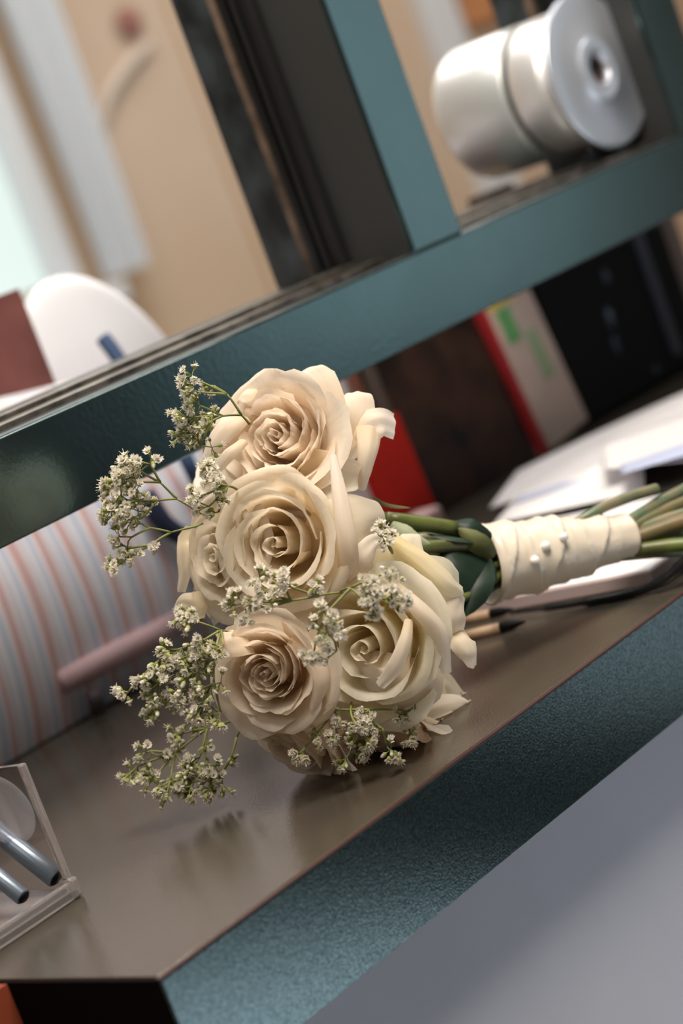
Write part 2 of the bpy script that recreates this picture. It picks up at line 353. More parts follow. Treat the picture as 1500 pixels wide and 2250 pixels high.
# pale pipe and small red tag on the tan wall, far behind the pane
bm = bmesh.new(); tube(bm, spline([at_on(205, 330, 1, 3.385), at_on(235, 215, 1, 3.37), at_on(285, 140, 1, 3.37), at_on(330, 95, 1, 3.385)], 6), 0.012, 8)
tag(mesh_obj('cable', bm, mat('pale_cable', (0.66, 0.55, 0.46), 0.6)), 'pale curved cable on the tan wall behind the glass', 'cable')
c = at_on(283, 50, 1, 3.39)
bm = bmesh.new(); lathe(bm, [(0.0001, 0.014), (0.028, 0.012), (0.034, 0.004), (0.034, 0)], Matrix.Translation(c) @ Matrix.Rotation(math.pi/2, 4, 'X'), 20)
tag(mesh_obj('wall_button', bm, mat('dull_red', (0.30, 0.10, 0.07), 0.6)), 'small round dull red button on the tan wall', 'button')
# right end of the booth wall: white pilaster and orange-brown board behind the silver drum
struct('trim_2', *[f(*v) for f, v in ((min, (at_on(905, 0, 1, 3.39).x, at_on(985, 0, 1, 3.39).x)), (max, (at_on(905, 0, 1, 3.39).x, at_on(985, 0, 1, 3.39).x)))], 3.37, 3.40, FZ, 1.9, M_white)
bd = boxo('notice_board', at_on(1005, 0, 1, 3.38).x, at_on(1005, 0, 1, 3.38).x+0.5, 3.375, 3.398, 0.52, 1.2, mat('orange_brown_board', (0.45, 0.20, 0.09), 0.7, 0, 0.2, None, (6, 0.2)), None, 0.004)
tag(bd, 'orange brown board on the back wall above the silver drum', 'board')

# ---------------------------------------------------------------- counter
FY = 0.8332; LX = 0.628
cn = empty('counter', (1.5, 1.1, 0))
tag(cn, 'long taupe counter with speckled dark teal front edge under the bouquet', 'counter')
bm = bmesh.new(); box(bm, LX+0.002, 3.2, FY+0.004, 1.62, -0.065, 0.0, None, 0, 0.0008)
mesh_obj('counter_top', bm, M_top, cn, smooth=False)
boxo('front_fascia', LX, 3.2, FY, FY+0.0035, -0.067, -0.0012, M_fascia, cn, 0.0006)
boxo('edge_seam', LX, 3.2, FY+0.0006, FY+0.0040, -0.0012, -0.0002, M_seam, cn)
boxo('end_shade_panel', LX-0.0015, LX+0.0018, FY+0.0035, 1.62, -0.067, -0.0004, M_end_shade, cn)  # near-black skin holding the shade of the unlit end face

# ---------------------------------------------------------------- ticket window frame (structure)
w1 = empty('window_1', (1.3, 1.1, 0.22)); w1['kind'] = 'structure'
RY, ZB, ZT = 1.0732, 0.1893, 0.2512
boxo('frame_rail', 0.35, 2.9, RY, 1.225, ZB, ZT, M_rail, w1, 0.0012)
# top of the rail: dusty ledge, grooves, bead, track bars
boxo('ledge', 0.35, 2.9, RY+0.0015, 1.093, ZT, ZT+0.0006, M_ledge, w1)
for i, (ya, yb, zt, mm, nm) in enumerate(((1.0955, 1.104, .0008, M_rubber, 'gasket'), (1.104, 1.124, .0050, M_track, 'track_bar'), (1.126, 1.132, .0030, M_rubber, 'gasket'), (1.132, 1.148, .0085, M_track, 'track_bar'), (1.166, 1.180, .0070, M_rubber, 'gasket'), (1.196, 1.222, .0055, M_side, 'track_bar'))):
    boxo(nm, 0.35, 2.9, ya, yb, ZT, ZT+zt, mm, w1, 0.0008)
def mullion(x0, x1):
    m_ = boxo('mullion', x0, x1, RY+0.0004, 1.218, ZT, 1.25, M_rail, w1, 0.002)
    s = 0.0008
    boxo('side_shade', x0-s, x0+0.001, RY+0.004, 1.134, ZT+0.0008, 1.25, M_side, m_)  # dark grey skin carries the shade of the mullion's unlit side
    for ya, yb, t in ((1.134, 1.142, .010), (1.142, 1.150, .007), (1.150, 1.1535, .011)):
        boxo('gasket', x0-t, x0+0.001, ya, yb, ZT+0.0085, 1.25, M_rubber, m_, 0.0012)
    boxo('gasket', x0-0.006, x0+0.001, 1.1625, 1.171, ZT+0.0085, 1.25, M_rubber, m_, 0.001)
    boxo('adhesive_strip', x0-0.0010, x0+0.001, 1.171, 1.183, ZT+0.0085, 1.25, mat('brown_adhesive', (0.13, 0.085, 0.06), 0.6, 0, 0.3, None, (40, 0.5)), m_)
    boxo('back_cover', x0-0.0008, x0+0.001, 1.183, 1.219, ZT+0.006, 1.25, mat('dark_back_cover', (0.028, 0.034, 0.038), 0.4, 0.2, 0.5, (60, 0.2, 0.001), (28, 0.6)), m_)
    return m_
mullion(1.2812, 1.3445)
mullion(at_on(1483, 265, 1, RY).x, at_on(1483, 265, 1, RY).x+0.063)
# glass: left pane, and right pane with a round cut-out that the drum passes through
GY = 1.158
boxo('glass_pane', 0.35, 1.2765, GY-0.003, GY+0.003, ZT+0.0005, 1.25, M_glass, w1)
CC = at_on(1316, 152, 1, 1.10)
def holed_pane(x0, x1, z0, z1, cx, cz, r, y0, y1, name):
    bm = bmesh.new(); n = 48; front = []; 
    for y in (y0, y1):
        ring = []; outer = []
        for k in range(n):
            a = 2*math.pi*k/n; dx, dz = math.cos(a), math.sin(a)
            ring.append(bm.verts.new((cx+r*dx, y, cz+r*dz)))
            t = min([((x1-cx)/dx if dx > 0 else (x0-cx)/dx) if abs(dx) > 1e-6 else 1e9, ((z1-cz)/dz if dz > 0 else (z0-cz)/dz) if abs(dz) > 1e-6 else 1e9])
            outer.append(bm.verts.new((cx+dx*t, y, cz+dz*t)))
        for k in range(n): bm.faces.new((ring[k], ring[(k+1) % n], outer[(k+1) % n], outer[k]))
        front.append((ring, outer))
    for k in range(n):
        for a in (0, 1): bm.faces.new((front[0][a][k], front[0][a][(k+1) % n], front[1][a][(k+1) % n], front[1][a][k]))
    return mesh_obj(name, bm, M_glass, w1, smooth=False)
holed_pane(1.3455, 1.66, ZT+0.0005, 0.95, CC.x, CC.z, 0.0592, GY-0.003, GY+0.003, 'glass_pane')

# ---------------------------------------------------------------- silver drum (speak-through) in the right pane
dr = empty('speaking_drum', (CC.x, 1.10, CC.z-0.07))
tag(dr, 'silver cylindrical drum with a white disc front and round centre hole in the window', 'speaker')
Mz = Matrix.Translation((CC.x, 1.10, CC.z)) @ Matrix.Rotation(-math.pi/2, 4, 'X')   # local z -> world +y
bm = bmesh.new()
lathe(bm, [(0.0125, 0.004), (0.0128, 0.0006), (0.0140, -0.0012), (0.0270, -0.0022), (0.0285, -0.0012), (0.0300, 0.0004), (0.0660, 0.0010), (0.0692, 0.0018), (0.0700, 0.0035), (0.0692, 0.0060), (0.0560, 0.0066)], Mz, 72)
fl = mesh_obj('flange', bm, M_flange, dr); fl['label'] = 'pale bluish disc with stepped centre boss'
bm = bmesh.new()
lathe(bm, [(0.0127, 0.002), (0.0122, 0.045), (0.0001, 0.0455)], Mz, 40)
mesh_obj('bore', bm, M_hole, fl)
bm = bmesh.new(); lathe(bm, [(0.0555, 0.006), (0.0575, 0.012), (0.0575, 0.020), (0.0600, 0.021), (0.0607, 0.023), (0.0607, 0.0525), (0.0595, 0.0545), (0.0560, 0.0548)], Mz, 72)
mesh_obj('front_ring', bm, M_silver, dr)
bm = bmesh.new(); lathe(bm, [(0.0555, 0.0520), (0.0555, 0.0645)], Mz, 72); mesh_obj('groove', bm, M_groove, dr)
bm = bmesh.new(); lathe(bm, [(0.0560, 0.0618), (0.0600, 0.0622), (0.0612, 0.0640), (0.0612, 0.1360), (0.0590, 0.1415), (0.0530, 0.1440), (0.0001, 0.1445)], Mz, 72)
bo = mesh_obj('body', bm, M_silver, dr)
# set screw and its pit on the visible flank of the body
sp = at(1040, 165, 1.99); ax = Vector((CC.x, sp.y, CC.z)); nrm = (sp-ax); nrm.y = 0; nrm.normalize(); sp = ax + nrm*0.0610
bm = bmesh.new(); lathe(bm, [(0.0001, 0.0006), (0.0034, 0.0007), (0.0040, 0.0002), (0.0040, -0.0010)], Matrix.Translation(sp) @ frame_from_z(nrm), 16)
mesh_obj('set_screw', bm, M_silver, bo)
bm = bmesh.new(); lathe(bm, [(0.0001, 0.0006), (0.0022, 0.0005)], Matrix.Translation(sp+Vector((0, -0.001, 0.005))) @ frame_from_z(nrm), 12)
mesh_obj('screw_hole', bm, M_groove, bo)

# ---------------------------------------------------------------- things on the counter behind the window
YB = 1.33
def lean_box(name, x0, x1, y0, y1, h, mat_, parent=None, tilt=0.0, yaw=0.0, bevel=0.001, z0=0.0, M=None):
    if M is None: M = Matrix.Translation((x0, y0, z0)) @ Matrix.Rotation(yaw, 4, 'Z') @ Matrix.Rotation(tilt, 4, 'X')
    return boxo(name, 0, x1-x0, 0, y1-y0, 0, h, mat_, parent, bevel, M), M
# striped bag: front panel, back panel, pocket hem, toggle, strap
bag = empty('striped_bag', (1.05, 1.40, 0)); tag(bag, 'striped pale canvas bag with navy strap standing behind the window gap', 'bag')
def bag_sheet(name, x0, x1, y0, depth, top, mt, lean, nu=64, nv=30, pleat=0.0):
    bm = bmesh.new(); uvl = bm.loops.layers.uv.new('UVMap'); V = []
    for side in (0, 1):
        G = []
        for i in range(nu+1):
            u = i/nu; x = x0+(x1-x0)*u; row = []
            for j in range(nv+1):
                v = j/nv; h = top(u)
                z = 0.0015+h*v
                bul = (max(0, 1-(2*u-1)**4))**.5*(math.sin(math.pi*min(1, 0.08+0.92*v)))**.6
                y = y0+lean*z + (-depth*bul if side == 0 else depth*0.9*bul) + (pleat*math.sin(u*22*2*math.pi)*(1 if side == 0 else 0)*math.sin(math.pi*v))
                xx = x + 0.02*math.sin(v*2.2+u*3)*(v)*0.6
                row.append((bm.verts.new((xx, y, z)), (u, z/0.34)))
            G.append(row)
        V.append(G)
        for i in range(nu):
            for j in range(nv):
                q = (G[i][j], G[i+1][j], G[i+1][j+1], G[i][j+1])
                if side: q = q[::-1]
                f = bm.faces.new([a[0] for a in q])
                for l, a in zip(f.loops, q): l[uvl].uv = a[1]
    bmesh.ops.remove_doubles(bm, verts=bm.verts, dist=0.0008)
    return mesh_obj(name, bm, mt, bag)
bag_sheet('front_panel', 0.78, 1.305, 1.372, 0.040, lambda u: 0.255+0.015*math.sin(u*5), M_stripe, 0.05, pleat=0.0016)
xa, xt = at_on(390, 735, 1, 1.44), at_on(235, 578, 1, 1.44); b_ = xt.z+0.004-0.16; xc = xt.x-0.055
a_ = (xa.x-xc)/math.sqrt(1-((xa.z-0.16)/b_)**2)
bag_sheet('back_panel', xc-a_, xc+a_, 1.445, 0.018, lambda u: 0.16+b_*math.sqrt(max(0.0, 1-(2*u-1)**2)), M_stripe, 0.0)
bm = bmesh.new(); tube(bm, [at_on(135, 1500, 1, 1.343), at_on(250, 1440, 1, 1.338), at_on(330, 1400, 1, 1.340), at_on(430, 1340, 1, 1.350)], [0.009, 0.010, 0.010, 0.009], 14)
mesh_obj('pocket_hem', bm, mat('rose_hem', (0.50, 0.34, 0.36), 0.8), bag)['label'] = 'rose pink rolled pocket hem'
bm = bmesh.new(); tube(bm, [at_on(205, 1518, 1, 1.322), at_on(219, 1572, 1, 1.322)], [0.0075, 0.006], 10)
mesh_obj('toggle', bm, mat('dark_toggle', (0.05, 0.035, 0.045), 0.5), bag)['label'] = 'dark oval toggle below the hem'
bm = bmesh.new()
sp_ = spline([at_on(318, 1085, 1, 1.325), at_on(360, 1150, 1, 1.324), at_on(415, 1185, 1, 1.326), at_on(470, 1200, 1, 1.335)], 5)
tube(bm, sp_, 0.0085, 8); mesh_obj('strap', bm, M_navy, bag)['label'] = 'navy strap'
bm = bmesh.new(); tube(bm, [at_on(395, 980, 1, 1.318), at_on(415, 1020, 1, 1.318), at_on(440, 1075, 1, 1.324)], 0.006, 8)
mesh_obj('piping', bm, M_blue, bag)['label'] = 'blue piping'
bm = bmesh.new(); tube(bm, spline([at_on(226, 742, 1, 1.395), at_on(244, 765, 1, 1.39), at_on(268, 800, 1, 1.385), at_on(300, 850, 1, 1.38)], 4), 0.0065, 8)
mesh_obj('piping', bm, M_blue, bag)['label'] = 'blue piping'
# maroon notebook sticking out of the bag
nb = empty('notebook', (1.05, 1.40, 0.15)); tag(nb, 'maroon leather notebook standing up out of the striped bag', 'notebook')
boxo('cover', 0.93, 1.178, 1.394, 1.400, 0.10, 0.330, M_maroon, nb, 0.001)
boxo('pages', 0.932, 1.174, 1.400, 1.410, 0.102, 0.328, M_paper, nb)
# white box, red folder, brown albums, magazine, black machine along the same line
def item(name, px0, px1, py, y, depth, h, mat_, label, cat, tilt=0.0, group=None):
    x0, x1 = at_on(px0, py, 1, y).x, at_on(px1, py, 1, y).x
    o, M = lean_box(name, x0, x1, y, y+depth, h, mat_, None, tilt)
    tag(o, label, cat, group); return o, M, x1-x0
item('card_box', 660, 930, 1150, 1.40, 0.10, 0.215, mat('lavender_white_card', (0.82, 0.78, 0.82), 0.6), 'lavender white card box behind the red folder', 'box')
# red folder
o, M, w = item('folder', 838, 948, 1080, 1.325, 0.012, 0.105, M_red, 'bright red folder standing between the roses and the dark album', 'folder', -0.05)
# low pale pink box in front of it
bmx = bmesh.new(); 
o, M = lean_box('eraser_block', 1.392, 1.458, 1.285, 1.315, 0.020, mat('pale_pink_block', (0.72, 0.48, 0.47), 0.6), None, 0, 0.1, 0.004)
tag(o, 'pale pink block lying at the foot of the red folder', 'block')
# rust album behind, dark album in front
o, M, w = item('album', 905, 1010, 1085, 1.372, 0.022, 0.20, M_tanbook, 'rust brown album standing behind the red folder', 'album', -0.04)
al = empty('photo_album', (1.57, 1.34, 0)); tag(al, 'dark brown photo album with mottled cover, between red folder and magazine', 'album')
x0, x1 = at_on(945, 1080, 1, 1.335).x, at_on(1178, 1000, 1, 1.335).x
M = Matrix.Translation((x0, 1.335, 0)) @ Matrix.Rotation(-0.05, 4, 'X')
boxo('cover', 0, x1-x0, 0, 0.004, 0.0005, 0.215, M_darkbook, al, 0.0008, M)
boxo('pages', 0.003, x1-x0-0.004, 0.004, 0.024, 0.003, 0.211, mat('album_pages', (0.10, 0.075, 0.06), 0.7), al, 0, M)
boxo('back_cover', 0, x1-x0, 0.024, 0.028, 0.0005, 0.215, M_darkbook, al, 0.0008, M)
# magazine
mg = empty('magazine', (1.70, 1.335, 0)); tag(mg, 'cream magazine with red spine and green and yellow top, leaning upright', 'magazine')
x0, x1 = at_on(1186, 992, 1, 1.335).x, at_on(1272, 945, 1, 1.335).x
M = Matrix.Translation((x0, 1.328, 0)) @ Matrix.Rotation(-0.03, 4, 'X') @ Matrix.Rotation(-0.10, 4, 'Y')
W_ = x1-x0+0.012
boxo('cover', 0.006, W_, 0, 0.010, 0.001, 0.205, M_cream, mg, 0.0006, M)
boxo('spine', -0.001, 0.0065, -0.0006, 0.0106, 0.001, 0.205, M_wine, mg, 0.0006, M)
boxo('green_panel', 0.018, 0.040, -0.0008, 0.001, 0.110, 0.145, M_green, mg, 0, M)
boxo('green_panel', 0.046, 0.064, -0.0008, 0.001, 0.060, 0.112, mat('pale_green_print', (0.33, 0.42, 0.25), 0.5), mg, 0, M)
boxo('yellow_panel', 0.010, W_-0.002, -0.0008, 0.001, 0.148, 0.180, M_yellow, mg, 0, M)
# black machine: body, slate side strip, blue-grey lens spots
mc = empty('card_terminal', (1.83, 1.37, 0)); tag(mc, 'black machine with bluish glossy buttons at the far right of the gap', 'machine')
x0, x1 = at_on(1282, 945, 1, 1.33).x, at_on(1560, 790, 1, 1.33).x
boxo('body', x0, x1, 1.33, 1.43, 0.0005, 0.235, M_black, mc, 0.006)
sx = at_on(1392, 540, 1, 1.33).x
boxo('side_strip', sx, sx+0.018, 1.3265, 1.333, 0.02, 0.225, M_slate, mc, 0.001)
for px, py, rx, rz in ((1338, 700, .0085, .014), (1352, 760, .005, .014), (1330, 610, .006, .01), (1440, 815, .005, .006)):
    c = at_on(px, py, 1, 1.331); bm = bmesh.new()
    lathe(bm, [(0.0001, 0.003), (0.7, 0.0022), (1.0, 0)], Matrix.Translation(c) @ Matrix.Rotation(math.pi/2, 4, 'X') @ Matrix.Diagonal((rx, rz, 1, 1)), 20)
    mesh_obj('button', bm, mat('glossy_blue_grey', (0.10, 0.13, 0.19), 0.15, 0.6), mc)
# brown post between magazine and machine, taupe panel at the far right
px0 = at_on(1222, 700, 1, 1.40).x
o = boxo('wooden_stand', px0, px0+0.055, 1.435, 1.46, 0.0, 0.25, M_post, None, 0.002); tag(o, 'dark brown wooden stand behind the magazine', 'stand')
bm = bmesh.new()
px0 = at_on(1432, 560, 1, 1.45).x
o = boxo('divider_panel', px0, px0+0.07, 1.45, 1.47, 0.0, 0.30, M_taupe, None, 0.002); tag(o, 'taupe upright panel behind the black machine', 'panel')

# papers and pad on the counter right of the handle
def sheet(name, corners, mat_, label, cat, lift=None, n=10, z=0.002, thick=0.0006):
    a, b, c, d = [Vector(p) for p in corners]
    bm = bmesh.new(); G = []
    for s in range(2):
        g = []
        for i in range(n+1):
            row = []
            for j in range(n+1):
                u, v = i/n, j/n
                p = a*(1-u)*(1-v)+b*u*(1-v)+c*u*v+d*(1-u)*v
                p = Vector((p.x, p.y, z + (lift(u, v) if lift else 0) - s*thick))
                row.append(bm.verts.new(p))
            g.append(row)
        G.append(g)
        for i in range(n):
            for j in range(n):
                q = (g[i][j], g[i+1][j], g[i+1][j+1], g[i][j+1]); bm.faces.new(q if s == 0 else q[::-1])
    for k in range(n):
        for (i0, j0, i1, j1) in ((k, 0, k+1, 0), (k, n, k+1, n), (0, k, 0, k+1), (n, k, n, k+1)):
            bm.faces.new((G[0][i0][j0], G[0][i1][j1], G[1][i1][j1], G[1][i0][j0]))
    bmesh.ops.recalc_face_normals(bm, faces=bm.faces)
    o = mesh_obj(name, bm, mat_); tag(o, label, cat); return o
# mauve pad under the stems
pA, pB = at_on(1440, 1285, 2, 0), at_on(1120, 1343, 2, 0)
dv = (pB-pA); dv.z = 0; L_ = dv.length + 0.10; ang = math.atan2(dv.y, dv.x)
M = Matrix.Translation((pA.x, pA.y, 0.0003)) @ Matrix.Rotation(ang, 4, 'Z')
pad = empty('writing_pad', (pA.x, pA.y, 0)); tag(pad, 'thick mauve white pad lying under the flower stems', 'pad')
boxo('page_block', 0, L_, -0.21, 0, 0.0, 0.0100, M_pad, pad, 0.0012, M)
boxo('top_sheet', 0.002, L_-0.002, -0.208, -0.002, 0.0101, 0.0106, M_paper, pad, 0, M)
sheet('paper_sheet', [at_on(1075, 1118, 2, .012), at_on(1137, 1036, 2, .012), at_on(1640, 815, 2, .012), at_on(1640, 960, 2, .012)], M_paper, 'white sheet of paper on the counter nearest the dark album', 'paper', lambda u, v: 0.002*math.sin(v*3)+0.004*u*v, z=0.0128)
sheet('paper_sheet', [at_on(1090, 1160, 2, .012), at_on(1139, 1104, 2, .012), at_on(1420, 1000, 2, .012), at_on(1420, 1090, 2, .012)], M_paper, 'white sheet of paper with a lifted corner just above the ribbon', 'paper', lambda u, v: 0.010*max(0, u+v-1.0)**1.5, z=0.0165)
sheet('paper_slip', [at_on(1345, 1085, 2, .012), at_on(1335, 1032, 2, .012), at_on(1540, 935, 2, .012), at_on(1560, 1050, 2, .012)], M_paper, 'white paper slip beside the cut stem ends', 'paper', lambda u, v: 0.006*(1-v), z=0.0275)
sheet('paper_strip', [at_on(1130, 1113, 2, .015), at_on(1137, 1100, 2, .015), at_on(1345, 1030, 2, .015), at_on(1345, 1043, 2, .015)], M_paper_b, 'thin bluish paper strip edge between two white sheets', 'paper', None, z=0.0178)
sheet('paper_strip', [at_on(1380, 1092, 2, .015), at_on(1380, 1072, 2, .015), at_on(1560, 1010, 2, .015), at_on(1560, 1040, 2, .015)], M_paper_b, 'bluish paper strip behind the green cut stem end', 'paper', None, z=0.0345)

# two pencils and a black cord
def pencil(p0, p1, r, label, rest_z):
    p0 = Vector((p0.x, p0.y, rest_z)); p1 = Vector((p1.x, p1.y, rest_z)); d = (p1-p0).normalized()
    root = empty('pencil', p0); tag(root, label, 'pencil')
    bm = bmesh.new(); tube(bm, [p0, p1-d*0.019], [r, r], 12); mesh_obj('barrel', bm, M_wood, root)
    bm = bmesh.new(); tube(bm, [p1-d*0.019, p1-d*0.012, p1-d*0.002, p1], [r*1.02, r*0.95, r*0.35, r*0.1], 12); mesh_obj('tip', bm, M_black, root)
    return root
q = at_on(1155, 1366, 2, 0.004); q0 = at_on(985, 1408, 2, 0.004)
pencil(q0, q, 0.0038, 'tan pencil with blunt black tip lying on the counter near the large ivory rose', 0.0042)
q = at_on(1128, 1338, 2, 0.004); q0 = at_on(985, 1368, 2, 0.004)
pencil(q0, q, 0.0036, 'brown pencil with black end lying nearest the mauve pad', 0.0040)
bm = bmesh.new()
cp = [at_on(1122, 1346, 2, .003), at_on(1200, 1336, 2, .003), at_on(1290, 1322, 2, .003), at_on(1375, 1306, 2, .003), at_on(1440, 1284, 2, .006), at_on(1490, 1250, 2, .012), at_on(1540, 1205, 2, .02), at_on(1600, 1150, 2, .02)]
tube(bm, spline(cp, 6), [0.0014]*6+[0.0022]*6+[0.0030]*6+[0.0032]*6+[0.0040]*6+[0.0048]*6+[0.0052]*7, 10)
tag(mesh_obj('cord', bm, M_cord), 'black cord curving along the pad edge to the right', 'cord')

# ---------------------------------------------------------------- acrylic pen holder at lower left
ah = empty('pen_holder', (0.69, 1.06, 0)); tag(ah, 'clear acrylic pen holder at the left end of the counter', 'pen holder')
bx1 = 0.7265; by0 = 1.0065
boxo('side_panel', bx1-0.0045, bx1, by0, by0+0.115, 0.006, 0.0835, M_acrylic, ah, 0.0006)
boxo('edge_bar', bx1-0.0046, bx1+0.0001, by0-0.0022, by0+0.002, 0.0125, 0.0840, M_acrylic_e, ah, 0.0012)
boxo('base', 0.57, bx1, by0, by0+0.115, 0.0004, 0.0055, M_acrylic_e, ah, 0.0008)
boxo('front_lip', 0.57, bx1+0.0005, by0-0.0048, by0, 0.0004, 0.0110, M_acrylic_e, ah, 0.0010)
boxo('back_panel', 0.57, bx1-0.005, by0+0.110, by0+0.1145, 0.006, 0.0835, M_acrylic, ah, 0.0006)
boxo('corner_block', bx1-0.0055, bx1+0.0008, by0-0.0052, by0+0.006, 0.0004, 0.0125, M_acrylic_e, ah, 0.0015)
boxo('black_seam', 0.57, bx1-0.006, by0+0.001, by0+0.0035, 0.0056, 0.0078, M_rubber, ah, 0.0006)
def marker(p0, p1, r, label):
    p0, p1 = Vector(p0), Vector(p1); d = (p1-p0).normalized(); root = empty('marker', p0); tag(root, label, 'marker')
    bm = bmesh.new(); tube(bm, [p0, p0+d*0.0008, p0+d*0.03, p1-d*0.001, p1], [r*.9, r, r, r, r*.9], 20); mesh_obj('barrel', bm, M_marker, root)
    bm = bmesh.new(); tube(bm, [p0-d*0.0012, p0+d*0.0004], [r*.6, r*.88], 16); mesh_obj('end_plug', bm, M_black, root)
    return root
marker(at(124, 1930, 1.262), at(-90, 1762, 1.290), 0.0062, 'blue grey marker standing with its end in the corner of the acrylic holder')
marker(at(52, 1972, 1.238), at(-110, 1842, 1.262), 0.0050, 'thinner blue grey marker at the very left edge of the picture')
bm = bmesh.new()
oc = at(2, 1778, 1.27); Mo = Matrix.Translation(oc) @ frame_from_z(camdir(0.35, -0.1, 1.0)) @ Matrix.Rotation(math.radians(-68), 4, 'Z')
lathe(bm, [(0.0001, 0.0010), (0.8, 0.0010), (0.96, 0.0016), (1.0, 0.0006), (0.96, -0.0006), (0.0001, -0.0008)], Mo @ Matrix.Diagonal((0.024, 0.0155, 1, 1)), 40)
tag(mesh_obj('oval_disc', bm, M_frost), 'frosted oval plastic disc leaning in the acrylic holder', 'disc')

# ---------------------------------------------------------------- BOUQUET
bq = empty('bouquet', (0.95, 0.95, 0)); tag(bq, 'bridal bouquet of cream roses and gypsophila with a satin wrapped handle', 'bouquet')
NECK = at(850, 1245, 1.385)
WR0, WR1 = at(1060, 1241, 1.418), at(1384, 1177, 1.459)

def smooth(a, b, x):
    t = max(0.0, min(1.0, (x-a)/(b-a))); return t*t*(3-2*t)
def profile(rm, zb, LB, phim, rc, phil, r0=1.5, n=40):
    """arc through a petal's middle, mm; returns list of (r, z) resampled by length"""
    pts = []
    for k in range(14):
        t = k/13*math.pi/2; pts.append((r0+(rm-r0)*math.sin(t), zb*(1-math.cos(t))))
    r, z = pts[-1]
    for k in range(1, 11): 
        r += math.sin(phim)*LB/10; z += math.cos(phim)*LB/10; pts.append((r, z))
    m_ = 14
    for k in range(1, m_+1):
        ph = phim+(phil-phim)*(k-.5)/m_; ds = rc*abs(phil-phim)/m_
        r += math.sin(ph)*ds; z += math.cos(ph)*ds; pts.append((r, z))
    L = [0]
    for i in range(1, len(pts)): L.append(L[-1]+math.dist(pts[i], pts[i-1]))
    return np.array(pts), np.array(L)
def petal_bm(bm, uvl, prm, th0, M, rnd, nu=14, nv=15, floor=0.0012):
    pts, L = profile(prm['rm'], prm['zb'], prm['LB'], prm['phim'], prm['rc'], prm['phil'], prm.get('r0', 1.5))
    hw = prm['hw']; tip = prm.get('tip', .22); spiral = prm.get('spiral', .08); rip = prm.get('rip', .5); sc_ = prm.get('sc', 1.0)
    cu = prm.get('cu', 0.0); s1, s2 = rnd.uniform(0, 100), rnd.uniform(0, 100); notch = prm.get('notch', 0.05)
    skew = rnd.uniform(-.12, .12); G = []
    for i in range(nu+1):
        u = 2*i/nu-1; row = []
        edge = 1-tip*abs(u)**2.6 - notch*math.exp(-(u/.16)**2)*rnd.choice((0, 1, 1)) + skew*u*.4 + 0.035*noise.noise((u*3.1+s1, s2, 0))
        for j in range(nv+1):
            v = j/nv; l = L[-1]*v*edge
            r = np.interp(l, L, pts[:, 0]); z = np.interp(l, L, pts[:, 1])
            w = 0.30+0.70*smooth(0, .55, v)
            th = th0+hw*u*w
            rr = r*(1+spiral*u)
            # side edges roll outwards
            rr += cu*(abs(u)**3)*smooth(.35, 1, v)*2.0; z -= cu*(abs(u)**3)*smooth(.45, 1, v)*1.6
            n1 = noise.noise((u*2.3+s1, v*2.6+s2, 1.3)); n2 = noise.noise((u*6+s2, v*5+s1, 7.1))
            a = rip*(v**1.6)*(0.75*n1+0.35*n2)
            rr += a*1.7; z += a*0.8
            p = M @ (Vector((rr*math.cos(th), rr*math.sin(th), z))*(0.001*sc_))
            if p.z < floor: p.z = floor + 0.0004*(i % 2) 
            row.append((bm.verts.new(p), (0.5+u/2, v)))
        G.append(row)
    for i in range(nu):
        for j in range(nv):
            q = (G[i][j], G[i+1][j], G[i+1][j+1], G[i][j+1])
            f = bm.faces.new([a[0] for a in q])
            for l_, a in zip(f.loops, q): l_[uvl].uv = a[1]
D = math.radians
